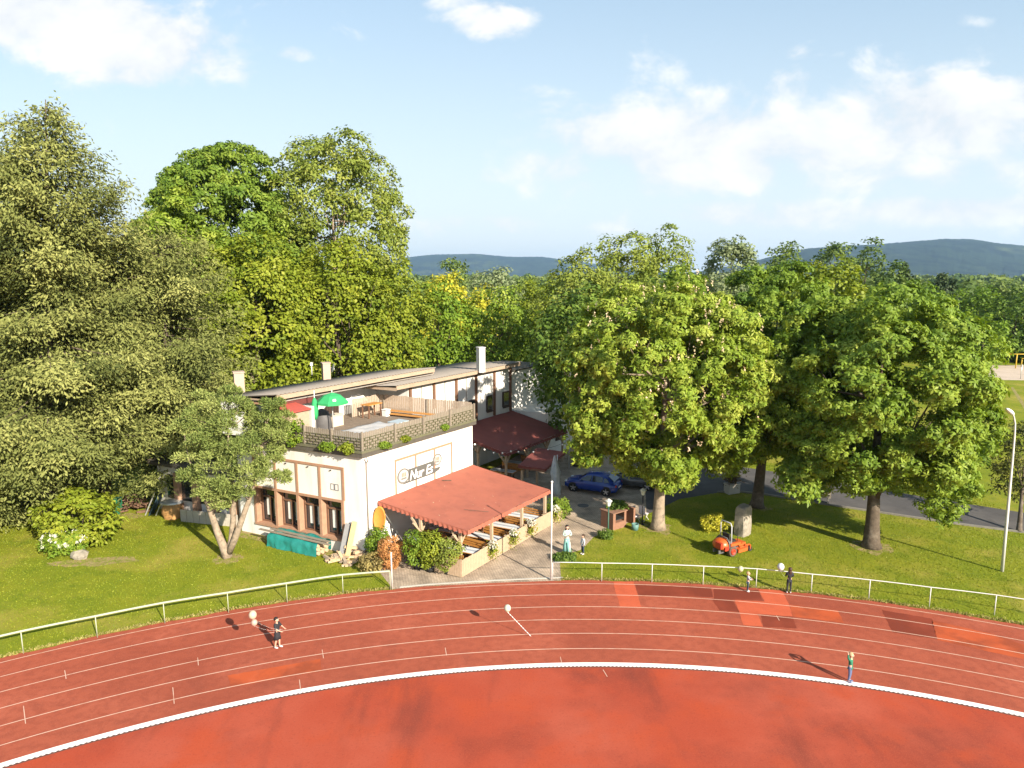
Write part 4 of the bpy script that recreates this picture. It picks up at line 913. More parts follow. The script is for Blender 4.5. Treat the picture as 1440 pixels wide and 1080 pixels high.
for k_ in range(40):
    q = P(rnd.uniform(172,206), rnd.uniform(706,722)); th = rnd.uniform(0,PI); L = rnd.uniform(.2,.5); z = rnd.uniform(.08,.7); d = np.array([math.cos(th),math.sin(th),rnd.uniform(-.2,.2)])*L; c = np.array([q[0],q[1],z]); m_.bar(c-d, c+d, .12, .1)
tag(m_.build('brushwood_heap', mat('brown_brush', (.16,.09,.055), .9, .4, 6)), 'heap of brown brushwood and roots below the spruce', 'brushwood', None, 'stuff')
p = P(243,728); m_ = MB(); rs = np.random.RandomState(9); vs = []
for z, r_ in ((0,.62),(.35,.66),(.75,.6),(.95,.5)):
    for j in range(14): t = 2*PI*j/14; q = r_*rs.uniform(.85,1.1); vs.append((p[0]+q*math.cos(t), p[1]+q*.8*math.sin(t), z))
m_.add(vs, [(i*14+j, i*14+(j+1)%14, (i+1)*14+(j+1)%14, (i+1)*14+j) for i in range(3) for j in range(14)]+[tuple(range(42,56))], 0, True); tag(m_.build('tree_stump', mat('orange_stump', (.40,.215,.075), .85, .4, 4)), 'thick orange brown tree stump beside the low grey wall', 'stump')
p = P(243,728); m_ = MB(); m_.ball((p[0]-.1,p[1]+.2,1.0), (.8,.6,.13), 12, 5); tag(m_.build('metal_tray', metal), 'shiny grey sheet lying over the tree stump', 'sheet')
t = thing('leaning_sled', 'dark blue sled with pale runners leaning beside the stump', 'sled', P(222,723)); b0, t0 = P(213,724), np.array(at(226,690,44)); m_ = MB(); t0[2] = 1.5
m_.bar((b0[0],b0[1],.05), tuple(t0), .6, .06); m_.build('deck', mat('navy_board', (.025,.05,.07), .5, .2), t); m_ = MB()
for s_ in (-.36,.36): m_.bar((b0[0]+s_,b0[1]-.1,.0), (t0[0]+s_,t0[1]-.1,t0[2]+.1), .05, .07)
m_.build('runner', metal, t)
lw = MB(); 
for k_ in range(9):
    a = P(255+k_*9,733-0.2*k_+k_*1.1); b_ = P(255+(k_+1)*9-.6,733-.2*(k_+1)+(k_+1)*1.1); lw.bar((a[0],a[1],.4), (b_[0],b_[1],.4), .08, .8)
tag(lw.build('low_wall', mat('grey_boards', (.42,.38,.32), .9, .2, 5)), 'low wall of grey boards in front of the brick piers', 'wall')
p = P(164,722); m_ = MB(); m_.box((p[0],p[1],.5), (.55,.6,1.0)); m_.box((p[0],p[1],1.03), (.6,.66,.07)); tag(m_.build('refuse_bin', mat('green_plastic', (.02,.14,.07), .5)), 'green plastic bin half hidden behind the viburnum', 'bin')
p = P(112,785); m_ = MB(); m_.ball((p[0],p[1],.22), (.5,.38,.32), 10, 7)
for j, v in enumerate(m_.v): m_.v[j] = (v[0]+rnd.uniform(-.05,.05), v[1]+rnd.uniform(-.05,.05), max(-.02,v[2]+rnd.uniform(-.05,.05)))
m_.sm = [False]*len(m_.sm); tag(m_.build('boulder', stonem), 'pinkish grey boulder beside the white flowering bush', 'boulder')
# ------------------------------------------------------------------ people
def skin_mesh(name, verts, edges, radii, root=0, sub=1):
    me = bpy.data.meshes.new(name); me.from_pydata([tuple(v) for v in verts], edges, []); o = bpy.data.objects.new(name, me); COL.objects.link(o)
    md = o.modifiers.new('skin', 'SKIN'); md.use_smooth_shade = True
    for i, r in enumerate(radii): me.skin_vertices[0].data[i].radius = (r, r) if not hasattr(r, '__len__') else r
    for d in me.skin_vertices[0].data: d.use_root = False
    me.skin_vertices[0].data[root].use_root = True
    sd = o.modifiers.new('sub', 'SUBSURF'); sd.levels = sub; sd.render_levels = sub
    bpy.context.view_layer.update()
    m2 = bpy.data.meshes.new_from_object(o.evaluated_get(bpy.context.evaluated_depsgraph_get())); bpy.data.objects.remove(o); bpy.data.meshes.remove(me)
    m2.name = name; m2.polygons.foreach_set('use_smooth', [True]*len(m2.polygons)); m2.update(); return m2
def person(label, px, rz, h, arms, top, bottom, hairc, shoes, legs=((0,0),(0,0)), sleeves='short', skirt=None, hair='short', kid=1.0, z=.012):
    """arms: ((elbow),(wrist)) per side as fractions of height in the person's own frame, facing -Y"""
    p = P(*px); t = thing('person', label, 'person', (p[0],p[1],z), rz)
    V, E_, R = [], [], []
    def ad(v, r, par=None):
        V.append(np.array(v, float)*h); R.append(r*h)
        if par is not None: E_.append((par, len(V)-1))
        return len(V)-1
    hs = kid; pel = ad((0,0,.53), .062); wai = ad((0,-.004,.61), .060, pel); che = ad((0,-.004,.72), .072, wai); nb = ad((0,.004,.812), .040, che); nk = ad((0,0,.845), .030, nb)
    hd1 = ad((0,-.010,.885), .044*hs, nk); hd2 = ad((0,-.008,.885+.045*hs), .058*hs, hd1); hd3 = ad((0,.002,.885+.092*hs), .042*hs, hd2)
    ad((0,-.012-.068*hs,.885+.030*hs), .010*hs, hd2)              # nose
    for sx in (-1,1): ad((sx*.064*hs,.004,.885+.036*hs), .011*hs, hd2)   # ears
    J = {}
    for k_, sx in ((0,-1),(1,1)):
        hp = ad((sx*.050,0,.500), .050, pel); fy, ky = legs[k_]
        kn = ad((sx*.055,-.012+ky,.28), .034, hp); an = ad((sx*.058,.012+fy,.052), .022, kn); ad((sx*.066,-.06+fy,.022), .018, an)
        el, wr = (np.array(q) for q in arms[k_])
        sh = ad((sx*.098,.004,.792), .034, che); e_ = ad(el, .024, sh); w_ = ad(wr, .016, e_)
        d = (wr-el)/np.linalg.norm(wr-el); s_ = np.cross(d, (0,.2,1.)); s_ /= max(1e-6, np.linalg.norm(s_)); u_ = np.cross(d, s_)
        pm_ = ad(wr+d*.028, .015, w_)
        for f_ in range(4):
            L = (.030,.036,.034,.026)[f_]; q = wr+d*.048+s_*(f_-1.5)*.0085; a_ = ad(q, .0052, pm_); b_ = ad(q+d*L*.55-u_*.004, .0046, a_); ad(q+d*L*.9-u_*.014, .0038, b_)
        q = wr+d*.022+s_*.017; a_ = ad(q, .0058, pm_); ad(q+d*.024+s_*.012, .0045, a_)
        J[k_] = (hp, kn, an, sh, e_, w_)
    me = skin_mesh('body', V, E_, R, pel); me.materials.append(skin); link('body', me, t, False)
    iv = [V[i]/h for i in range(len(V))]
    def garment(name, ids, edges, extra, m, hem=None):
        vs = [V[i] for i in ids]; rr_ = [R[i]+extra*h for i in ids]; mp = {i: k for k, i in enumerate(ids)}; ee = [(mp[a], mp[b]) for a, b in edges]
        if hem: vs.append(np.array((0,0,hem[0]))*h); rr_.append(hem[1]*h); ee.append((0, len(vs)-1))
        g = skin_mesh(name, vs, ee, rr_, 0); g.materials.append(m); link(name, g, t, False)
    ids = [pel,wai,che,nb]; ed = [(pel,wai),(wai,che),(che,nb)]
    for k_ in (0,1):
        hp, kn, an, sh, e_, w_ = J[k_]; ids += [sh,e_]; ed += [(che,sh),(sh,e_)]
        if sleeves == 'long': ids.append(w_); ed.append((e_,w_))
    garment('top', ids, ed, .010, top, (.475,.078))
    if skirt:
        m_ = MB(); zb, rb = skirt; n = 20; prof = [(.064,.60),(.085,.54),(.085+(rb-.085)*.5,(.54+zb)/2),(rb,zb),(rb-.006,zb)]; vs = []
        for r_, z_ in prof:
            for j in range(n): tt = 2*PI*j/n; q = r_*(1+(.07*math.cos(5*tt) if z_ < .5 else 0)); vs.append((q*math.cos(tt)*h, q*.8*math.sin(tt)*h, z_*h))
        m_.add(vs, [(i*n+j, i*n+(j+1)%n, (i+1)*n+(j+1)%n, (i+1)*n+j) for i in range(4) for j in range(n)], 0, True); m_.build('skirt', bottom, t, False)
    else:
        ids = [pel]; ed = []
        for k_ in (0,1): hp, kn, an = J[k_][:3]; ids += [hp,kn,an]; ed += [(pel,hp),(hp,kn),(kn,an)]
        garment('trousers', ids, ed, .008, bottom, (.59,.062))
    for k_, sx in ((0,-1),(1,1)):
        fy = legs[k_][0]; m_ = MB(); m_.ball((sx*.062*h,(-.03+fy)*h,.026*h), (.030*h,.078*h,.03*h), 10, 6); m_.v = [(a,b,max(0,c)) for a,b,c in m_.v]; m_.build('shoe', shoes, t, False)
    m_ = MB(); zc = (.885+.056*hs)*h; m_.ball((0,.016*h,zc), (.066*hs*h,.070*hs*h,.066*hs*h), 14, 10)
    m_.v = [(a, b if not (b < -.02*h*hs and c < zc+.02*h*hs) else -.02*h*hs, c) for a,b,c in m_.v]
    if hair == 'long': m_.ball((0,.042*h,.83*h), (.062*h,.034*h,.10*h), 12, 8); m_.ball((-.05*h,.0,.84*h), (.018*h,.03*h,.075*h), 8, 6); m_.ball((.05*h,.0,.84*h), (.018*h,.03*h,.075*h), 8, 6)
    m_.build('hair', hairc, t, False)
    for sx in (-1,1): m_ = MB(); m_.ball((sx*.022*hs*h,(-.008-.057*hs)*h,(.885+.05*hs)*h), .006*h, 6, 4); m_.build('eye', black, t, False)
    m_ = MB(); m_.box((0,(-.010-.050*hs)*h,(.885+.004*hs)*h), (.024*h,.008*h,.005*h)); m_.build('mouth', mat('lips', (.35,.12,.1), .6), t, False)
    return t
c_black, c_white, c_grey = cloth('black', (.022,.022,.026)), cloth('white', (.5,.5,.52)), cloth('grey', (.36,.36,.38))
c_mint, c_teal, c_green, c_navy, c_jean = cloth('mint', (.36,.44,.40)), cloth('teal', (.17,.37,.33)), cloth('green', (.02,.16,.09)), cloth('navy', (.03,.045,.07)), cloth('jean', (.09,.12,.22))
h_dark, h_brown, h_blond = mat('hair_dark', (.018,.012,.01), .5, .3, 30), mat('hair_brown', (.05,.025,.014), .5, .3, 30), mat('hair_blond', (.42,.26,.14), .6, .2, 30)
s_white, s_blue = mat('shoe_white', (.5,.48,.48), .6), mat('shoe_blue', (.10,.14,.26), .6)
DOWN = (((-.135,.0,.65),(-.125,-.05,.52)),((.135,.0,.65),(.125,-.05,.52)))
girl = person('girl in black top and skirt with white trainers holding balloon strings on the left track', (391,911), R_(72), 1.40, (((-.12,-.07,.66),(-.09,-.20,.62)),((.13,-.08,.67),(.09,-.21,.64))), c_black, c_black, h_dark, s_white, legs=((.05,.02),(-.03,-.01)), skirt=(.30,.125), hair='short', kid=1.05)
person('child in green shirt and jeans, arms raised to the head, on the white track line', (1194,959), R_(50), 1.24, (((-.19,.03,.86),(-.085,.07,.95)),((.19,.0,.86),(.09,.06,.96))), c_green, c_jean, h_blond, s_blue, sleeves='long', kid=1.15)
person('toddler in grey sweater and dark trousers reaching out at the right railing', (1051,832), R_(75), 1.04, (((-.13,-.07,.68),(-.07,-.17,.66)),((.13,-.07,.68),(.07,-.17,.66))), c_grey, c_navy, h_blond, s_white, sleeves='long', kid=1.25)
person('child in black with long dark hair seen from behind beside the white balloon', (1109,834), R_(170), 1.36, (((-.135,-.03,.66),(-.08,-.13,.60)),((.135,-.03,.66),(.11,-.12,.62))), c_black, c_black, h_brown, s_white, sleeves='long', hair='long', kid=1.1)
person('woman with long dark hair in pale blouse and long mint trousers skirt on the paving', (797,778.5), R_(12), 1.72, (((-.14,-.02,.66),(-.05,-.11,.66)),((.15,-.03,.66),(.06,-.11,.68))), c_mint, c_teal, h_dark, s_white, skirt=(.05,.155), hair='long', sleeves='long')
person('small child in white shirt and dark blue trousers standing at the lawn corner', (819.5,779.5), R_(-60), 1.17, DOWN, c_white, c_navy, h_brown, s_white, sleeves='long', kid=1.2)
p = P(801,782); st = thing('marker_post', 'short white post in a dark foot beside the woman in mint', 'post', p); m_ = MB(); m_.tube([(p[0],p[1],.08),(p[0],p[1],.85)], .035, 8); m_.build('shaft', white_metal, st); m_ = MB(); m_.lathe([(0,.12),(.3,.1),(.42,.03),(.42,0)], p, 14); m_.build('foot', black, st)
p = P(793,786); bush('lawn_corner_tuft', 'dark green clump at the lawn corner by the paving', p+np.array([0,0,.12]), (.7,.45,.14), G_DARK, 'plant', size=.15, L=.12, seed=41, stem=False)
def balloon(label, c, r, col, to=None, name='balloon'):
    t = thing('balloon', label, 'balloon', c, 0, None); m = mat(name, col, .35, .08, 3, spec=.5)
    m_ = MB(); m_.ball(c, (r,r,r*1.12), 16, 10); m_.lathe([(.012,-r*1.2),(.03,-r*1.22),(.012,-r*1.1)], c, 8); m_.build('skin', m, t)
    if to is not None:
        a, b = np.array(c, float)-np.array([0,0,r*1.2]), np.array(to, float); pts = [a*(1-s)+b*s-np.array([0,0,.12*math.sin(PI*s)]) for s in np.linspace(0,1,8)]
        m_ = MB(); m_.tube(pts, .002, 4); m_.build('string', paint, t)
    return t
gh = np.array(girl.location)+np.array([.27,-.10,.89])
balloon('cream balloon floating higher behind the girl in black', (-10.87,26.72,1.91), .165, (.46,.37,.27), gh, 'balloon_cream')
balloon('pale pink balloon lower and nearer the shadow of the girl in black', (-10.85,26.79,1.53), .13, (.45,.30,.24), gh+np.array([0,.05,-.02]), 'balloon_pink')
b3 = (-.2,28.45,1.32); t = balloon('small pale green balloon trailing a knotted white ribbon over the middle of the track', b3, .15, (.46,.48,.36), None, 'balloon_green')
g3 = np.array(P(747,896)); g3[2] = .03; a = np.array(b3)-np.array([0,0,.18]); m_ = MB()
for k_ in range(11):
    s0, s1 = k_/11, (k_+.68)/11; m_.tube([a*(1-s0)+g3*s0, a*(1-s1)+g3*s1], [.018,.012], 5)
m_.tube([a,g3], .006, 4); m_.build('ribbon', paint, t)
balloon('pale yellow balloon behind the toddler at the right railing', at(1041.5,800,33.2), .14, (.44,.42,.26), P(1051,832)+np.array([.1,.05,.62]), 'balloon_yellow')
balloon('white balloon beside the child in black at the right railing', at(1098,797,32.7), .17, (.55,.56,.56), P(1109,834)+np.array([-.05,.1,.8]), 'balloon_white')

# ------------------------------------------------------------------ cars
def car(label, loc, rz, paintm, group=None):
    t = thing('parked_car', label, 'car', loc, rz, group)
    st_ = [(-2.06,.34,.60,.62),(-1.98,.26,.70,.80),(-1.6,.22,.80,.87),(-1.0,.22,.92,.89),(-.2,.22,.96,.895),(.8,.22,.98,.895),(1.5,.24,.99,.88),(1.92,.30,.94,.82),(2.03,.40,.84,.66)]
    m_ = MB(); vs = []
    for x, zb, zt, w in st_:
        for y, z in ((-w*.86,zb),(-w,zb+.12),(-w*1.01,(zb+zt)/2),(-w*.965,zt-.06),(-w*.85,zt),(0,zt+.035),(w*.85,zt),(w*.965,zt-.06),(w*1.01,(zb+zt)/2),(w,zb+.12),(w*.86,zb)): vs.append((x,y,z))
    k = 11; n = len(st_); m_.add(vs, [(i*k+j, (i+1)*k+j, (i+1)*k+(j+1)%k, i*k+(j+1)%k) for i in range(n-1) for j in range(k)]+[tuple(range(k)), tuple(range((n-1)*k,n*k))[::-1]], 0, True); m_.build('body', paintm, t, False)
    g = [(-.98,.93,.80,.93,.80),(-.30,.93,.84,1.38,.64),(.30,.93,.85,1.46,.64),(1.15,.95,.84,1.43,.62),(1.78,.97,.78,1.02,.72)]; m_ = MB(); vs = []
    for x, zb, wb, zt, wt in g: vs += [(x,-wb,zb),(x,-(wb*.5+wt*.5)*1.0,(zb+zt)/2),(x,-wt,zt-.03),(x,-wt*.85,zt+.01),(x,0,zt+.03),(x,wt*.85,zt+.01),(x,wt,zt-.03),(x,(wb*.5+wt*.5),(zb+zt)/2),(x,wb,zb)]
    k = 9; m_.add(vs, [(i*k+j, (i+1)*k+j, (i+1)*k+j+1, i*k+j+1) for i in range(4) for j in range(k-1)]+[tuple(range(k)), tuple(range(4*k,5*k))[::-1]], 0, True); m_.build('cabin', paintm, t, False)
    for s_ in (-1,1):
        for xs in (((-.80,.97),(.12,.97),(.12,1.36),(-.24,1.34)),((.20,.97),(1.0,.99),(.98,1.34),(.20,1.37)),((1.08,1.0),(1.52,1.03),(1.30,1.26),(1.07,1.31))):
            m_ = MB(); q = []
            for x, z in xs:
                f = (z-.94)/.47; w = .845*(1-f)+.645*f; q.append((x, s_*(w+.025), z))
            m_.add(q+[(a, b-s_*.02, c) for a,b,c in q], [(0,1,2,3),(7,6,5,4),(0,4,5,1),(1,5,6,2),(2,6,7,3),(3,7,4,0)]); m_.build('side_window', glassm, t, False)
        m_ = MB(); m_.ball((-.68,s_*.98,.98), (.09,.11,.07), 8, 6); m_.build('mirror', paintm, t, False)
        m_ = MB(); m_.ball((-1.93,s_*.62,.68), (.14,.17,.09), 10, 6); m_.build('headlight', mat('headlight', (.65,.68,.7), .15, .1, 5, spec=.9), t, False)
        m_ = MB(); m_.ball((1.94,s_*.66,.78), (.10,.14,.12), 10, 6); m_.build('tail_light', mat('tail_light', (.30,.01,.01), .2), t, False)
        for x in (-1.28,1.28):
            m_ = MB(); m_.wheel((x,s_*.80,.325), .325, .22); w = m_.build('wheel', black, t, False)
            m_ = MB(); y = s_*.90
            for j in range(5): a_ = 2*PI*j/5+.3; m_.bar((x,y,.325),(x+.22*math.cos(a_),y,.325+.22*math.sin(a_)), .03, .07)
            m_.wheel((x,y-s_*.02,.325), .09, .05); m_.build('rim', mat('alloy', (.6,.6,.62), .3, .05, 5, metal=.7), w, False)
            m_ = MB(); m_.wheel((x,s_*.885,.34), .385, .02); m_.build('wheel_arch', black, t, False)
    m_ = MB(); m_.add([(-.86,-.66,1.0),(-.86,.66,1.0),(-.36,.55,1.36),(-.36,-.55,1.36),(-.84,-.66,.98),(-.84,.66,.98),(-.34,.55,1.34),(-.34,-.55,1.34)], [(0,3,2,1),(4,5,6,7),(0,1,5,4),(1,2,6,5),(2,3,7,6),(3,0,4,7)]); m_.v = [(a-.06,b,c+.05) for a,b,c in m_.v]; m_.build('windscreen', glassm, t, False)
    m_ = MB(); m_.add([(1.78,-.6,1.06),(1.78,.6,1.06),(1.32,.54,1.40),(1.32,-.54,1.40)], [(0,1,2,3)]); m_.v = [(a+.03,b,c+.03) for a,b,c in m_.v]; m_.build('rear_window', glassm, t, False)
    m_ = MB(); m_.box((-2.05,0,.5), (.06,1.2,.14)); m_.build('grille', black, t, False); m_ = MB(); m_.box((2.03,0,.62), (.04,.52,.11)); m_.build('number_plate', paint, t, False)
fw, rw = P(806,691), P(852,698); d = rw-fw; ang = math.atan2(d[1], d[0]); nrm = np.array([-math.sin(ang), math.cos(ang)]); c = (fw[:2]+rw[:2])/2+nrm*.85
car('shiny blue hatchback parked under the chestnut at the courtyard', (c[0],c[1],.006), ang, mat('blue_paint', (.008,.035,.22), .25, .1, 4, spec=.7), 'cars parked in the courtyard')
p = P(893,690); car('dark grey car parked behind the blue hatchback, half hidden by leaves', (p[0],p[1]+1.2,.006), R_(-20), mat('grey_paint', (.06,.065,.07), .25, .1, 4, spec=.7), 'cars parked in the courtyard')

# ------------------------------------------------------------------ ride-on mower
p = P(1031,781); mw = thing('ride_on_mower', 'orange ride-on mower with roll bar and round grass catcher on the right lawn', 'mower', (p[0],p[1]+.55,0), R_(28))
om = mat('mower_orange', (.50,.10,.022), .4, .15, 3, spec=.5, dirt=(.42,.10,.03), dscale=2); od = mat('mower_red', (.36,.035,.015), .5, .15, 3); fr = mat('mower_frame', (.10,.10,.10), .5, .2)
m_ = MB(); m_.ball((-.74,0,.60), (.42,.50,.36), 16, 10); m_.v = [(-.74+math.copysign(abs((a+.74)/.42)**.8*.42, a+.74), math.copysign(abs(b/.52)**.75*.52, b), max(.40,c)) for a,b,c in m_.v]; m_.build('grass_catcher', om, mw, False)
m_ = MB(); m_.box((-1.13,-.22,.68), (.16,.42,.34)); m_.box((-.8,-.45,.5), (.3,.16,.24)); m_.build('catcher_flap', od, mw, False)
m_ = MB(); m_.tube([(-.62,-.53,.45),(-.62,-.50,.8),(-.62,-.3,1.03),(-.62,.3,1.03),(-.62,.50,.8),(-.62,.53,.45)], .045, 6); m_.box((-.50,0,.62), (.14,.9,.5)); m_.build('catcher_frame', fr, mw, False)
m_ = MB(); m_.box((-.1,0,.42), (1.1,.62,.16)); m_.box((-.25,.0,.58), (.7,.7,.18)); m_.box((.42,0,.40), (.5,.5,.08)); m_.box((-.9,-.2,.25), (.5,.08,.2)); m_.box((-.9,.2,.25), (.5,.08,.2)); m_.build('chassis', fr, mw, False)
m_ = MB(); m_.prism([(.0,-.64),(.78,-.60),(.98,-.40),(.98,.40),(.78,.60),(.0,.64)], .14, .34); m_.box((.45,-.3,.37), (.3,.3,.06)); m_.box((.45,.3,.37), (.3,.3,.06)); m_.build('mower_deck', om, mw, False)
m_ = MB()
for s_ in (-1,1): m_.box((-.12,s_*.44,.66), (.75,.18,.16)); m_.box((.30,s_*.42,.55), (.3,.2,.12))
m_.box((.72,0,.46), (.32,.62,.16)); m_.build('fender', om, mw, False)
m_ = MB(); m_.box((-.10,0,.74), (.48,.5,.12)); m_.bar((-.32,0,.76),(-.42,0,1.22),.12,.48); m_.build('seat', black, mw, False)
m_ = MB(); m_.tube([(-.38,-.42,.6),(-.42,-.42,1.75),(-.42,-.34,1.9),(-.42,.34,1.9),(-.42,.42,1.75),(-.38,.42,.6)], .035, 8); m_.build('roll_bar', mat('bar_grey', (.42,.43,.45), .4, .1), mw, False)
for s_ in (-1,1):
    m_ = MB(); m_.tube([(.2,s_*.3,.55),(.22,s_*.3,1.0),(.18,s_*.1,1.08)], .018, 6); m_.build('steering_lever', black, mw, False)
    m_ = MB(); m_.wheel((-.42,s_*.52,.30), .30, .26); w = m_.build('rear_wheel', mat('dusty_tyre', (.11,.07,.05), .9, .3, 8), mw, False)
    m_ = MB(); m_.wheel((-.42,s_*.60,.30), .17, .16); m_.build('rim', mat('rim_red', (.5,.04,.015), .5, .2), w, False)
    m_ = MB(); m_.wheel((1.08,s_*.46,.15), .15, .12); w = m_.build('caster_wheel', black, mw, False); m_ = MB(); m_.bar((1.08,s_*.46,.15),(1.06,s_*.46,.42),.05,.14); m_.bar((1.06,s_*.46,.42),(.75,s_*.40,.42),.07,.06); m_.build('caster_arm', om, mw, False)

# ------------------------------------------------------------------ volleyball / goal frames far right
gy = mat('yellow_steel', (.55,.36,.03), .5, .1)
p = P(1428,518); gf = thing('goal_frame', 'yellow tubular goal frame at the back of the sand court', 'goal', p); top = at(1428,498,p[1])[2]
for x in (0,4.6): m_ = MB(); m_.tube([(p[0]+x,p[1],0),(p[0]+x,p[1],top)], .09, 8); m_.build('post', gy, gf)
m_ = MB(); m_.tube([(p[0]-1.8,p[1],top),(p[0]+4.6,p[1],top)], .07, 8); m_.build('crossbar', gy, gf)
p = P(1436,516); gf = thing('goal_frame', 'small low yellow frame beside the taller yellow goal', 'goal', p)
for x in (0,2.2): m_ = MB(); m_.tube([(p[0]+x,p[1],0),(p[0]+x,p[1],1.5)], .08, 8); m_.build('post', gy, gf)
m_ = MB(); m_.tube([(p[0],p[1],1.5),(p[0]+2.2,p[1],1.5)], .08, 8); m_.build('crossbar', gy, gf)
p = P(1435,533); m_ = MB(); m_.tube([p,(p[0],p[1],2.3)], .06, 8); tag(m_.build('net_post', metal), 'grey net post at the near edge of the sand court', 'post')
# ------------------------------------------------------------------ conifers
def conifer(name, label, base, apex, prof, dz=.5, nb=6, lm=None, dens=1., seed=0, r0=.45, L=.29, Wd=.098, gap=0., group=None, droop=.28):
    rs = np.random.RandomState(seed); base = np.array(base, float); apex = np.array(apex, float)
    t = thing(name, label, 'tree', base, 0, group); hh = apex[2]-base[2]; m_ = MB()
    ax = lambda s: base+(apex-base)*s+np.array([.25*math.sin(s*5+seed), .2*math.sin(s*4), 0])*(1-s)
    m_.tube([ax(i/12) for i in range(13)], [r0*(1.25 if i == 0 else 1)*(1-i/12.6) for i in range(13)], 10)
    ps, rr_ = [a for a, _ in prof], [b for _, b in prof]; Cs, Ns, Ts, ti = [], [], [], []
    s = prof[0][0]
    while s < .985:
        rad = np.interp(s, ps, rr_)
        for k in range(nb if s < .85 else 5):
            if rs.rand() < gap: continue
            az = rs.uniform(0, 2*PI); ln = rad*rs.uniform(.55,1.12); d = np.array([math.cos(az), math.sin(az), 0]); sd = np.array([-d[1], d[0], 0]); o = ax(min(1,s+rs.uniform(-.01,.01)))
            dr = droop*(1.15-s)+rs.uniform(-.16,.20); up0 = .55*max(0,(s-.55))
            f = lambda q: o+d*ln*q+np.array([0,0,ln*(-dr*q**1.2+.16*q**3+up0*q)])
            if ln > .5: m_.tube([f(0),f(.3),f(.55),f(.8)], [.03+.009*ln,.022+.005*ln,.014+.002*ln,.006], 5)
            n = int((22+ln*ln*14+ln*30)*dens); q = rs.uniform(.12,1.05,n)**.72; w_ = rs.normal(0,.5,n)*(.25+.30*ln*(1-q*.55))
            fx = np.array([f(x) for x in q]); bt = rs.normal(.5,.2)
            C = fx+sd*w_[:,None]+rs.normal(size=(n,3))*.13-np.array([0,0,1.])*(np.abs(w_)*.2+rs.uniform(0,.95,n)**1.8)[:,None]+(rs.normal(size=(5,3))*.22)[rs.randint(0,5,n)]
            Cs.append(C); Ts.append(d*.8+sd*np.sign(w_)[:,None]*.45+np.array([0,0,-.30])+rs.normal(size=(n,3))*.45)
            Ns.append(np.array([0,0,.55])+d*.6+rs.normal(size=(n,3))*.7); ti.append(bt+rs.normal(0,.13,n)+.22*(q-.6))
        s += dz/hh*rs.uniform(.8,1.2)
    m_.build('trunk', bark, t); C = np.concatenate(Cs); n = len(C)
    leaves('crown', C, np.concatenate(Ns), np.concatenate(Ts), L*rs.uniform(.7,1.2,n), Wd*rs.uniform(.8,1.3,n), np.concatenate(ti), lm or G_FIR, t)
    return t
conifer('spruce_tree', 'tallest olive spruce at the left with bare limbs showing high in its crown', P(70,742), at(64,140,41.5), [(.19,5.0),(.27,6.6),(.40,6.2),(.50,5.4),(.56,2.7),(.62,2.9),(.68,4.6),(.80,3.9),(.88,2.8),(.95,1.5),(1,.3)], .46, 6, seed=3, r0=.5, gap=.12, dens=1.2)
conifer('spruce_tree', 'olive spruce with reddish trunk beside the left end of the building', P(237,702), at(226,322,48.5), [(.17,5.3),(.30,5.8),(.5,5.6),(.68,5.0),(.82,4.0),(.93,2.6),(1,1.)], .56, 6, seed=5, r0=.36, gap=.06, dens=1.15)
conifer('spruce_tree', 'olive spruce cut by the left edge of the picture', P(-45,735), at(-12,190,43), [(.08,5.8),(.25,6.0),(.45,5.3),(.62,4.4),(.78,3.5),(.9,2.2),(1,.3)], .52, 6, seed=8, r0=.45, dens=1.1)
conifer('spruce_tree', 'shorter olive spruce filling the gap between the two tall spruces', P(150,700), at(140,285,45.5), [(.22,5.0),(.33,5.8),(.5,5.4),(.7,4.6),(.85,3.6),(.95,2.2),(1,.8)], .5, 6, seed=12, r0=.35, dens=1.1)
conifer('spruce_tree', 'low drooping spruce at the left edge over the lawn', P(8,728), at(14,500,39.5), [(.16,3.6),(.35,3.8),(.6,3.0),(.8,1.9),(1,.3)], .42, 6, seed=15, r0=.25, dens=1.2)
# front pine with three stems
pb_ = P(320,784); pt = thing('pine_tree', 'small pine with pale forked stems in front of the window wall', 'tree', pb_)
stems = [[(0,0,0),(-.15,0,.5),(-.55,.1,1.6),(-.95,.2,3.0),(-1.5,.3,4.6),(-1.9,.3,5.6)], [(0.05,0,.25),(.25,.1,1.0),(.35,.3,2.2),(.45,.3,3.6),(.3,.3,5.2),(.4,.3,7.6)], [(.1,0,.3),(.5,-.1,1.1),(1.0,-.1,2.3),(1.5,0,3.6),(1.9,.1,5.0),(2.2,.1,6.6)]]
m_ = MB()
for k_, s_ in enumerate(stems): m_.tube([pb_+np.array(q) for q in s_], [(.30,.24,.19,.16,.11,.04),(.2,.18,.16,.14,.10,.03),(.2,.19,.16,.13,.09,.03)][k_], 9)
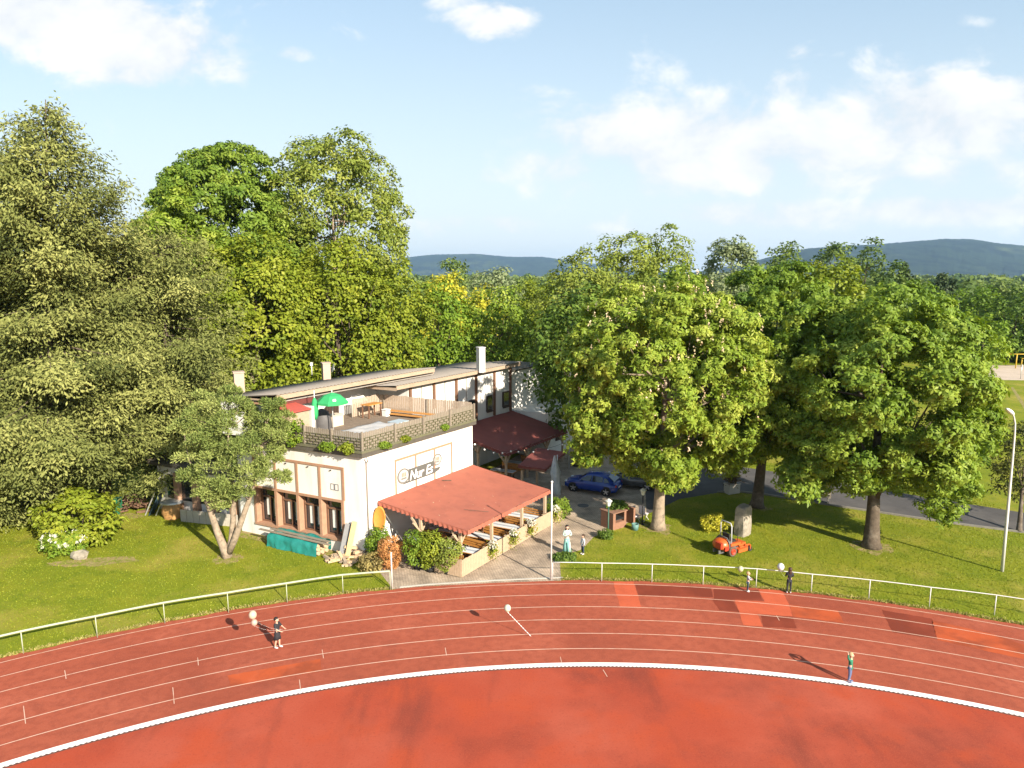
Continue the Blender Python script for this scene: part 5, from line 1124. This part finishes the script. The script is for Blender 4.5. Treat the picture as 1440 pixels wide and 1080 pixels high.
# foliage pads (centre in px, depth offset, radius m)
pads = [(275,590,.6,.85),(262,640,.3,.75),(285,620,-.5,.8),(300,575,.4,.9),(322,560,.3,.75),(345,585,.2,.75),(318,600,-.6,.9),(300,650,-.7,.85),(330,640,-.9,1.0),(352,625,-.4,.8),(375,585,.2,.8),(382,570,.0,.6),(388,610,-.1,.75),(372,640,-.6,.75),(392,640,.1,.55),(395,672,-.2,.5),(350,670,-.8,.9),(320,675,-.7,.85),(290,690,-.6,.75),(270,670,0,.7),(340,695,-.3,.65),(310,705,-.3,.7),(372,664,-.4,.75),(258,605,.8,.7),(360,605,.8,.8),(335,575,-.3,.75),(400,590,.6,.55),(305,625,.9,.8),(283,565,.9,.7)]
pc_ = []; prr = []
for x, y, dY, r_ in pads: pc_.append(at(x, y, pb_[1]+dY)); prr.append(r_)
for c_ in pc_:
    s_ = min(range(3), key=lambda k_: min(np.linalg.norm(pb_+np.array(q)-c_) for q in stems[k_][2:])); q = pb_+np.array(min(stems[s_][2:], key=lambda q: np.linalg.norm(pb_+np.array(q)-c_)))
    m_.tube([q, q*.6+c_*.4-np.array([0,0,.15]), c_], [.06,.045,.015], 5)
m_.build('trunk', palebark, pt)
pc_, prr = np.array(pc_), np.array(prr)*1.08; idx = np.repeat(np.arange(len(pc_)), 1500); n = len(idx); d = rdir(n); d[:,2] = np.abs(d[:,2])*.9-.28*(RS.rand(n) < .5); d = unit(d)
sub = RS.normal(size=(len(pc_),9,3)); sub = sub/np.linalg.norm(sub, axis=2, keepdims=True); so = sub[idx, RS.randint(0,9,n)]
C = pc_[idx]+(so*.66*np.array([1,1,.8])+d*.42*RS.uniform(.5,1,(n,1)))*prr[idx][:,None]
leaves('crown', C, rdir(n)+d*.2, d+so*.5+np.array([0,0,.45])+rdir(n)*.45, .19*RS.uniform(.7,1.2,n), .05, RS.normal(.5,.16,n)+(RS.normal(0,.16,len(pc_)))[idx], G_PINE, pt)

# ------------------------------------------------------------------ broadleaved trees
near = dict(lm=G_CHEST, size=.92, nl=58, L=.28, Wd=.135, palm=5, sub=(.24,.38), dens=.85)
t1, lb1 = tree('chestnut_tree', 'flowering horse chestnut with pale forked trunk beside the brick grill', (788,383,1087,672), 41.8, P(925,743), 'tree', None, .42, bk=palebark, seed=2, nsub=26, bias=.58, nlimb=12, fork=.2, extra=[(792,500,890,664,40.5),(890,560,1005,700,39.8),(985,540,1088,692,41.5)], floor=2.9, **near)
pd, dd_ = clumps_of(lb1, .62, .55); k = (dd_[:,2] > -.15); pd, dd_ = pd[k], dd_[k]; m = len(pd); idx = np.repeat(np.arange(m), 9); n = len(idx); hh = np.tile(np.linspace(0,.26,9), m)
C = pd[idx]+dd_[idx]*.25+np.array([0,0,.12])+np.c_[RS.normal(size=(n,2))*.03*(1-hh/.34)[:,None], hh]
leaves('blossom', C, rdir(n)+[0,0,.3], rdir(n)+[0,0,.3], .10, .09, RS.uniform(0,1,n), G_CANDLE, t1)
tree('chestnut_tree', 'broad horse chestnut with leaning dark trunk, rightmost on the lawn', (1078,392,1394,700), 39.2, P(1225,769), 'tree', None, .45, bk=bark, seed=9, nsub=28, bias=.54, nlimb=12, fork=.22, extra=[(1080,560,1190,712,38.5),(1285,560,1402,738,38.2),(1180,560,1290,688,37)], floor=2.4, **dict(near, lm=G_CHEST2))
tree('chestnut_tree', 'horse chestnut with straight dark trunk between the two larger lawn trees', (985,362,1195,650), 47, P(1064,713), 'tree', None, .42, bk=bark, seed=14, nsub=22, bias=.45, floor=3.2, fork=.3, **dict(near, lm=G_CHEST2))
mid = dict(size=1.05, nl=40, L=.40, Wd=.27)
GT_ = None
tree('maple_tree', 'deep green tree overhanging the far end of the rear wing', (742,395,885,612), 57, P(812,655), 'tree', None, .35, lm=G_DARK, seed=21, nsub=14, floor=2.4, **mid)
tree('poplar_tree', 'grey green poplar behind the flowering chestnut, left of its group', (752,345,880,585), 66, None, 'tree', None, .4, lm=G_POP, seed=22, nsub=16, size=1.0, nl=46, L=.34, Wd=.2, bias=.5)
tree('poplar_tree', 'tallest grey green poplar of the middle group', (820,316,930,560), 70, None, 'tree', None, .42, lm=G_POP, seed=23, nsub=16, size=1.0, nl=46, L=.34, Wd=.2)
tree('poplar_tree', 'grey green poplar with rounded top right of the middle group', (880,309,985,540), 74, None, 'tree', None, .42, lm=G_POP, seed=24, nsub=14, size=1.0, nl=46, L=.34, Wd=.2, bias=.46)
tree('chestnut_tree', 'dark fresh green chestnut top rising behind the flowering chestnut', (905,358,1000,520), 60, None, 'tree', None, .35, lm=G_CHESTD, seed=25, nsub=12, **mid)
# left background
tree('chestnut_tree', 'tall dark chestnut with layered crown behind the spruces', (195,196,445,560), 70, None, 'tree', None, .5, lm=G_CHESTD, seed=31, nsub=20, size=1.15, nl=40, L=.46, Wd=.22, palm=3, droop=.5, flat=.6, dens=1.5)
tree('poplar_tree', 'tall airy poplar with sky showing through its limbs', (352,178,585,470), 76, None, 'tree', None, .55, lm=G_POP, bk=palebark, seed=32, nsub=22, size=1.1, nl=52, L=.36, Wd=.24, dens=1., sub=(.24,.38), nlimb=18, fork=.25)
tree('chestnut_tree', 'light green chestnut between the spruces and the limes', (175,262,325,600), 60, None, 'tree', None, .4, lm=G_CHEST, seed=33, nsub=16, size=1.05, nl=44, L=.40, Wd=.2, palm=3, bias=.5, dens=1.2)
lime = dict(lm=G_LIME, size=1.0, nl=44, L=.36, Wd=.26)
tree('lime_tree', 'yellow green lime tree directly behind the left end of the roof', (268,318,450,600), 61, None, 'tree', None, .4, seed=34, nsub=18, **lime)
tree('lime_tree', 'broad yellow green lime tree behind the middle of the roof', (385,328,565,590), 66, None, 'tree', None, .42, seed=35, nsub=18, **lime)
tree('lime_tree', 'yellow green lime tree behind the gap between the two roofs', (490,362,612,580), 70, None, 'tree', None, .36, seed=36, nsub=16, bias=.44, **lime)
tree('maple_tree', 'fresh green maple behind the rear wing left of its chimney', (565,388,668,570), 76, None, 'tree', None, .34, lm=G_MID, seed=37, nsub=14, bias=.5, **mid)
tree('maple_tree', 'fresh green maple behind the rear wing chimney', (640,402,756,580), 80, None, 'tree', None, .34, lm=G_CHEST, seed=38, nsub=14, bias=.42, **mid)
tree('maple_tree', 'green tree between the rear wing chimney and the poplars', (700,385,800,560), 88, None, 'tree', None, .36, lm=G_LIME, seed=39, nsub=14, bias=.36, **mid)
far = dict(size=1.5, nl=34, L=.62, Wd=.42, nlimb=6)
tree('acacia_tree', 'golden yellow tree in the gap left of the distant hill', (590,378,665,500), 105, None, 'tree', None, .4, lm=G_YEL, seed=41, nsub=14, bias=.42, **far)
tree('acacia_tree', 'second golden tree, right of the brighter golden one', (650,398,712,500), 112, None, 'tree', None, .4, lm=G_YEL, seed=42, nsub=12, bias=.3, **far)
tree('willow_tree', 'dark grey green rounded tree standing before the left hill', (612,357,660,430), 190, None, 'tree', None, .6, lm=G_FAR, seed=43, nsub=10, size=2.2, nl=34, L=.9, Wd=.6, nlimb=5, bias=.4)
tree('willow_tree', 'pale grey green willow in the gap below the left hill', (655,374,735,470), 150, None, 'tree', None, .5, lm=G_GREY, seed=44, nsub=12, size=1.8, nl=34, L=.8, Wd=.45, nlimb=5)
tree('willow_tree', 'grey green tree right of the pale willow under the left hill', (705,385,765,470), 160, None, 'tree', None, .5, lm=G_FAR, seed=45, nsub=10, size=1.8, nl=34, L=.8, Wd=.5, nlimb=5, bias=.6)
# right background
tree('poplar_tree', 'distant grey green poplar between the two front chestnuts', (983,326,1072,470), 105, None, 'tree', None, .45, lm=G_GREY, seed=51, nsub=14, size=1.3, nl=36, L=.55, Wd=.36, nlimb=6, bias=.38)
tree('poplar_tree', 'small thin poplar left of the dark right skyline trees', (1072,336,1132,450), 125, None, 'tree', None, .4, lm=G_FAR, seed=52, nsub=12, size=1.5, nl=28, L=.62, Wd=.4, nlimb=7, dens=.75)
tree('chestnut_tree', 'light green domed chestnut behind the rightmost lawn tree', (1100,358,1225,520), 62, None, 'tree', None, .4, lm=G_LIME, seed=53, nsub=14, bias=.42, **mid)
tree('poplar_tree', 'dark poplar left of the skyline pair before the right hill', (1140,331,1205,440), 130, None, 'tree', None, .45, lm=G_FAR, seed=54, nsub=12, size=1.5, nl=30, L=.65, Wd=.42, nlimb=7, dens=.85, bias=.35)
tree('poplar_tree', 'dark poplar right of the skyline pair before the right hill', (1188,334,1246,440), 135, None, 'tree', None, .45, lm=G_FAR, seed=55, nsub=12, size=1.5, nl=30, L=.65, Wd=.42, nlimb=7, dens=.85, bias=.35)
tree('maple_tree', 'dark round tree at the foot of the right skyline pair', (1222,364,1275,470), 120, None, 'tree', None, .4, lm=G_FAR, seed=56, nsub=10, bias=.3, **far)
G_FIRD = leafmat('dark_fir', (.012,.02,.008), (.025,.04,.014), (.045,.06,.022), trans=.1)
for (x, y, h_, Y, r_, sd, lab) in ((1272,372,0,150,3.2,61,'dark pointed spruce below the right hill, leftmost of a row'),(1325,382,0,165,3.6,62,'dark pointed spruce in the middle of the row below the right hill'),(1340,390,0,170,2.6,63,'slim dark spruce right of the middle spruce below the right hill')):
    a = at(x,y,Y); conifer('spruce_tree', lab, (a[0],a[1],0), a, [(.1,r_),(.3,r_),(.6,r_*.65),(.85,r_*.3),(1,.2)], 1.0, 6, G_FIRD, .8, sd, .3, .8, .4, group=None)
hed = dict(size=1.5, nl=36, L=.6, Wd=.42, nlimb=6)
for k_, (bx, Y, lm_, bi, lab) in enumerate((((1255,395,1345,520),128,G_MID,.42,'round green tree behind the rightmost lawn chestnut'),((1330,398,1412,520),132,G_MID,.34,'green bushy tree left of the sand court'),((1385,408,1470,516),126,G_DARK,.55,'darker tree behind the sand court at the right edge'),((1345,440,1420,518),123,G_MID,.45,'low bright green bushy tree left behind the sand court'),((1415,385,1510,500),140,G_DARK,.5,'tall dark tree at the far right edge of the picture'),((1430,450,1530,517),124,G_MID,.4,'low green bush behind the yellow goal frame'),((1376,392,1432,470),150,G_FAR,.5,'grey green tree top at the right edge under the hill'))):
    tree('hedge_tree', lab, bx, Y, None, 'tree', None, .35, lm=lm_, seed=70+k_, nsub=12, bias=bi, **hed)
tree('plum_tree', 'small dark tree behind the street lamp at the right edge', (1400,585,1478,722), 43.5, P(1433,748), 'tree', None, .16, lm=leafmat('dark_plum_leaf', (.022,.028,.008), (.055,.06,.014), (.12,.12,.03)), seed=81, nsub=12, size=.55, nl=40, L=.2, Wd=.12, nlimb=9, floor=1.8)
# shrubs on the left lawn
bush('viburnum_shrub', 'large bright green layered shrub under the tall spruce', P(112,768)+np.array([0,.1,1.75]), (2.2,1.6,1.75), G_LIME, size=.5, L=.26, Wd=.16, nl=40, flat=.4, up=.8, nsub=16, seed=91, bias=.56)
q = P(90,781)+np.array([0,.2,.75]); tb_ = bush('hydrangea_shrub', 'rounded white flowering bush beside the boulder', q, (1.25,.9,.75), G_MID, size=.28, L=.15, Wd=.11, nl=34, seed=92, bias=.55)
for k_ in range(26):
    d = rdir(1)[0]; d = np.array([d[0], -abs(d[1]), abs(d[2])]); c = q+d*np.array([1.25,.9,.8]); n = 34
    leaves('flower_head', c+rdir(n)*RS.uniform(.03,.12), rdir(n)+d, rdir(n), .08, .07, RS.uniform(0,1,n), fl_white, tb_)
# undergrowth that closes the view below the far crowns
def wood(name, n, xr, yr, hr, lm_, L, seed, keep=None, nl=170):
    rs = np.random.RandomState(seed); Cs, Ns, ti = [], [], []
    for _ in range(n):
        x, y, h_ = rs.uniform(*xr), rs.uniform(*yr), rs.uniform(*hr)
        if keep and not keep(x, y): continue
        r = h_*rs.uniform(.4,.6); bt = rs.normal(.5,.2)
        d = unit(rs.normal(size=(nl,3))); d[:,2] = np.abs(d[:,2])*1.0-.15
        sub = unit(rs.normal(size=(8,3)))[rs.randint(0,8,nl)]
        Cs.append(np.array([x,y,h_*.52])+(d*.55+sub*.45)*np.array([r,r,h_*.5])); Ns.append(d+sub*.5+rs.normal(size=(nl,3))*.4); ti.append(bt+rs.normal(0,.12,nl))
    C = np.concatenate(Cs); N = np.concatenate(Ns); n_ = len(C)
    o = leaves(name, C, N, rs.normal(size=(n_,3)), L*rs.uniform(.7,1.3,n_), L*.75, np.concatenate(ti), lm_); o['kind'] = 'stuff'; return o
wood('undergrowth', 170, (-75,40), (82,125), (4,9), G_MID, .75, 5, nl=260)
wood('distant_wood', 900, (-330,420), (180,620), (9,15), G_FAR, 2.2, 6, keep=lambda x, y: abs(x) < y*.85 and not (x > 85 and y < 130))
wood('distant_wood', 700, (-1300,1500), (600,1700), (11,17), G_FAR, 5.5, 7, keep=lambda x, y: abs(x) < y*.85, nl=70)

# ------------------------------------------------------------------ grass blades on the lawns (short tufts)
def inside(px, py, poly):
    c = np.zeros(len(px), bool); n = len(poly)
    for i in range(n):
        x0, y0 = poly[i][0], poly[i][1]; x1, y1 = poly[(i+1)%n][0], poly[(i+1)%n][1]
        k = ((y0 > py) != (y1 > py)); xx = x0+(py-y0)*(x1-x0)/((y1-y0) if abs(y1-y0) > 1e-9 else 1e-9); c ^= k & (px < xx)
    return c
n = 210000; gx = RS.uniform(-36,34,n); gy_ = RS.uniform(24,58,n)
rad = np.hypot(gx-TC[0], gy_-TC[1]); ok = (rad > 45.62) & ~inside(gx,gy_,court) & ~inside(gx,gy_,road) & ~inside(gx,gy_,[B(-.35,-.35,0),B(31,-.35,0),B(31,14,0),B(-.35,18,0)]) & (np.abs(gx) < gy_*.80)
gx, gy_ = gx[ok], gy_[ok]; n = len(gx)
fringe_n = 14000; fa = RS.uniform(R_(20),R_(160),fringe_n); fr_ = 45.60+np.abs(RS.normal(0,.13,fringe_n))
patchy = np.sin(gx*.9+np.sin(gy_*.7)*1.5)*np.sin(gy_*1.1+gx*.3)*.14
leaves('grass_tufts', np.c_[gx,gy_,np.zeros(n)-.01], rdir(n)*[1,1,.3], rdir(n)*[.6,.6,0]+[0,0,1.], RS.uniform(.035,.085,n), RS.uniform(.03,.06,n), np.where(RS.rand(n) < .05, 1.0, RS.normal(.5,.15,n)+patchy), G_GRASS)['kind'] = 'stuff'
fx, fy = TC[0]+fr_*np.cos(fa), TC[1]+fr_*np.sin(fa); ok = ~inside(fx,fy,court); fx, fy = fx[ok], fy[ok]; n = len(fx)
G_DRY = leafmat('dry_grass', (.09,.085,.025), (.15,.135,.04), (.23,.19,.08), trans=.2)
fo = leaves('grass_fringe', np.c_[fx,fy,np.zeros(n)], rdir(n)*[1,1,.3], rdir(n)*[.8,.8,0]+[0,0,1.], RS.uniform(.06,.15,n), RS.uniform(.03,.05,n), RS.normal(.5,.25,n), G_DRY); fo['kind'] = 'stuff'; fo['label'] = 'dry ragged grass edge along the track'
bpy.data.objects['grass_tufts']['label'] = 'short mown grass'

# ------------------------------------------------------------------ hills
hill_m = groundmat('wooded_hill', [(.016,.028,.014), ((.06,.075,.026),.50,.60,.85), ((.004,.009,.006),.47,.56,.9)], [(.0011,.0011,.010), (.009,.004,.02)], bump=0)
def hill(name, ridge, D, depth, seed, z0=-2, foot=None):
    rs = np.random.RandomState(seed); xs = np.linspace(ridge[0][0], ridge[-1][0], 260); ys = np.interp(xs, [r[0] for r in ridge], [r[1] for r in ridge]); vs = []; K = 16
    for i, (x, y) in enumerate(zip(xs, ys)):
        top = at(x, y, D); az = np.array([top[0], top[1]])/D
        for j in range(K+1):
            s = j/K; dist = D-depth*(1-s) if j <= K else D
            z = (top[2]-z0)*(.5-.5*math.cos(PI*s))**.85+z0+rs.uniform(-1,1)*2.5*(s > .1)
            q = az*dist; vs.append((q[0]+rs.uniform(-9,9), q[1], z))
        q = az*(D+depth*.6); vs.append((q[0],q[1],z0))
    k = K+2; me = bpy.data.meshes.new(name); me.from_pydata(vs, [], [(i*k+j,(i+1)*k+j,(i+1)*k+j+1,i*k+j+1) for i in range(259) for j in range(k-1)]); me.materials.append(hill_m); me.polygons.foreach_set('use_smooth', [True]*len(me.polygons))
    o = link(name, me); o['kind'] = 'structure'; return o
hill('hills', [(380,386),(480,372),(545,366),(590,360),(612,358),(640,357.5),(670,357),(700,360),(725,361.5),(760,361),(800,366),(860,374),(960,384)], 8200, 1700, 1)
hill('hills', [(960,386),(1040,372),(1100,358),(1135,350),(1180,347),(1235,344),(1285,340),(1330,336.5),(1365,337),(1400,342),(1440,346),(1500,352),(1600,366),(1720,384)], 5200, 1900, 2)

# ------------------------------------------------------------------ air, sky, sun, camera
hz = MB(); hz.box((0,4000,152), (18960,10960,306)); hm = bpy.data.materials.new('haze'); nn_, ll_ = nodes(hm); nn_.remove(nn_['Principled BSDF'])
hv = nn_.new('ShaderNodeVolumePrincipled'); hv.inputs['Color'].default_value = (.45,.70,1.,1); hv.inputs['Density'].default_value = 7e-5; hv.inputs['Anisotropy'].default_value = .2
ll_.new(hv.outputs['Volume'], nn_['Material Output'].inputs['Volume'])
ho = hz.build('haze', hm); ho['kind'] = 'stuff'

w = bpy.data.worlds.new('World'); SC.world = w; w.use_nodes = True; n = w.node_tree.nodes; l = w.node_tree.links
bg = n['Background']; bg.inputs['Strength'].default_value = .08
sky = n.new('ShaderNodeTexSky'); sky.sky_type = 'NISHITA'; sky.sun_disc = False; sky.sun_elevation = SUN_EL; sky.sun_rotation = PI/2-SUN_AZ; sky.air_density = 1.3; sky.dust_density = 1.; sky.ozone_density = 1.2; sky.altitude = 150
tc = n.new('ShaderNodeTexCoord'); sep = n.new('ShaderNodeSeparateXYZ'); l.new(tc.outputs['Generated'], sep.inputs[0])
def M(op, a, b=None, clamp=False):
    x = n.new('ShaderNodeMath'); x.operation = op; x.use_clamp = clamp
    for i, q in enumerate((a, b)):
        if q is None: continue
        if isinstance(q, (int, float)): x.inputs[i].default_value = q
        else: l.new(q, x.inputs[i])
    return x.outputs[0]
ya = M('ADD', M('ABSOLUTE', sep.outputs['Y']), .08)
hx = M('DIVIDE', sep.outputs['X'], ya); el = M('DIVIDE', sep.outputs['Z'], ya)
comb = n.new('ShaderNodeCombineXYZ'); l.new(hx, comb.inputs[0]); l.new(M('MULTIPLY', el, 1.5), comb.inputs[1])
nz = n.new('ShaderNodeTexNoise'); nz.inputs['Scale'].default_value = 8.; nz.inputs['Detail'].default_value = 11; nz.inputs['Roughness'].default_value = .6; nz.inputs['Distortion'].default_value = .25; l.new(comb.outputs[0], nz.inputs['Vector'])
nz2 = n.new('ShaderNodeTexNoise'); nz2.inputs['Scale'].default_value = 2.2; nz2.inputs['Detail'].default_value = 4; l.new(comb.outputs[0], nz2.inputs['Vector'])
tot = None
# cloud banks: position (photo bearing), half width, half height, strength
for x, y, rx, ry, amp in ((60,15,230,60,1.1),(200,60,140,56,1.1),(190,100,80,26,.9),(330,98,60,22,.65),(412,76,26,14,.7),(690,28,66,26,.95),(640,4,60,14,.6),(870,190,150,55,.9),(1000,205,230,75,1.05),(800,232,110,36,.8),(1180,200,170,56,1.05),(1330,165,170,70,1.1),(1440,150,120,60,1.),(900,238,200,58,.82),(1250,238,260,46,.8),(1110,120,50,40,.65),(1120,74,70,14,.62),(1160,60,40,10,.5),(690,248,36,16,.65),(680,314,110,20,.7),(1080,300,240,26,.85),(1330,295,200,24,.95),(960,255,120,30,.6),(740,135,60,18,.4),(1350,30,50,10,.4),(900,320,130,24,.55),(1440,290,60,16,.7)):
    d = ray(x, y); X0, E0 = d[0]/(d[1]+.08*np.linalg.norm(d)), d[2]/(d[1]+.08*np.linalg.norm(d)); sx = F/rx*1.06; sy = F/ry*1.06
    g = M('ADD', M('POWER', M('ABSOLUTE', M('MULTIPLY', M('SUBTRACT', hx, X0), sx)), 2.), M('POWER', M('ABSOLUTE', M('MULTIPLY', M('SUBTRACT', el, E0), sy)), 2.))
    g = M('MULTIPLY', M('DIVIDE', 1., M('ADD', 1., M('MULTIPLY', g, M('ADD', g, .3)))), amp); tot = g if tot is None else M('MAXIMUM', tot, g)
v = M('ADD', tot, M('ADD', M('MULTIPLY', M('SUBTRACT', nz.outputs['Fac'], .5), 2.7), M('MULTIPLY', M('SUBTRACT', nz2.outputs['Fac'], .5), .5)))
mr = n.new('ShaderNodeMapRange'); mr.interpolation_type = 'SMOOTHSTEP'; mr.inputs['From Min'].default_value = .38; mr.inputs['From Max'].default_value = .98; l.new(v, mr.inputs['Value'])
cl = M('MULTIPLY', mr.outputs['Result'], .97)
# pale haze band along the horizon
hzb = M('MULTIPLY', M('POWER', M('SUBTRACT', 1., M('MINIMUM', M('MULTIPLY', M('ABSOLUTE', el), 2.2), 1.)), 1.4), .9)
m1 = n.new('ShaderNodeMix'); m1.data_type = 'RGBA'; m0 = n.new('ShaderNodeMix'); m0.data_type = 'RGBA'; m0.inputs['Factor'].default_value = .5; l.new(sky.outputs['Color'], m0.inputs['A']); m0.inputs['B'].default_value = (2.75,3.85,4.85,1)
l.new(hzb, m1.inputs['Factor']); l.new(m0.outputs['Result'], m1.inputs['A']); m1.inputs['B'].default_value = (5.0,5.5,5.9,1)
m2 = n.new('ShaderNodeMix'); m2.data_type = 'RGBA'; l.new(cl, m2.inputs['Factor']); l.new(m1.outputs['Result'], m2.inputs['A']); 
mc = n.new('ShaderNodeMix'); mc.data_type = 'RGBA'; mc.inputs['A'].default_value = (4.6,4.8,5.05,1); mc.inputs['B'].default_value = (5.9,5.9,5.8,1)
mq = n.new('ShaderNodeMapRange'); mq.inputs['From Min'].default_value = .38; mq.inputs['From Max'].default_value = .62; l.new(nz.outputs['Fac'], mq.inputs['Value']); l.new(mq.outputs['Result'], mc.inputs['Factor']); l.new(mc.outputs['Result'], m2.inputs['B'])
l.new(m2.outputs['Result'], bg.inputs['Color'])
sn = bpy.data.lights.new('sun', 'SUN'); sn.energy = 5.0; sn.angle = R_(.5); sn.color = (1.,.90,.755); so = bpy.data.objects.new('sun', sn); COL.objects.link(so)
sv = Vector((math.cos(SUN_AZ)*math.cos(SUN_EL), math.sin(SUN_AZ)*math.cos(SUN_EL), math.sin(SUN_EL))); so.rotation_euler = sv.to_track_quat('Z', 'Y').to_euler(); so.location = sv*60
cam = bpy.data.cameras.new('camera'); cam.sensor_width = 36; cam.lens = 24; cam.clip_end = 30000; cam.clip_start = .2
co = bpy.data.objects.new('camera', cam); COL.objects.link(co); co.location = (0,0,H); co.rotation_euler = (PI/2-PIT,0,0); SC.camera = co
SC.view_settings.view_transform = 'Standard'; SC.view_settings.look = 'None'; SC.view_settings.exposure = 1.25; SC.view_settings.gamma = 1
SC.cycles.max_bounces = 5; SC.cycles.diffuse_bounces = 4; SC.cycles.glossy_bounces = 2; SC.cycles.transmission_bounces = 3; SC.cycles.transparent_max_bounces = 6; SC.cycles.volume_bounces = 0
SC.cycles.use_denoising = True
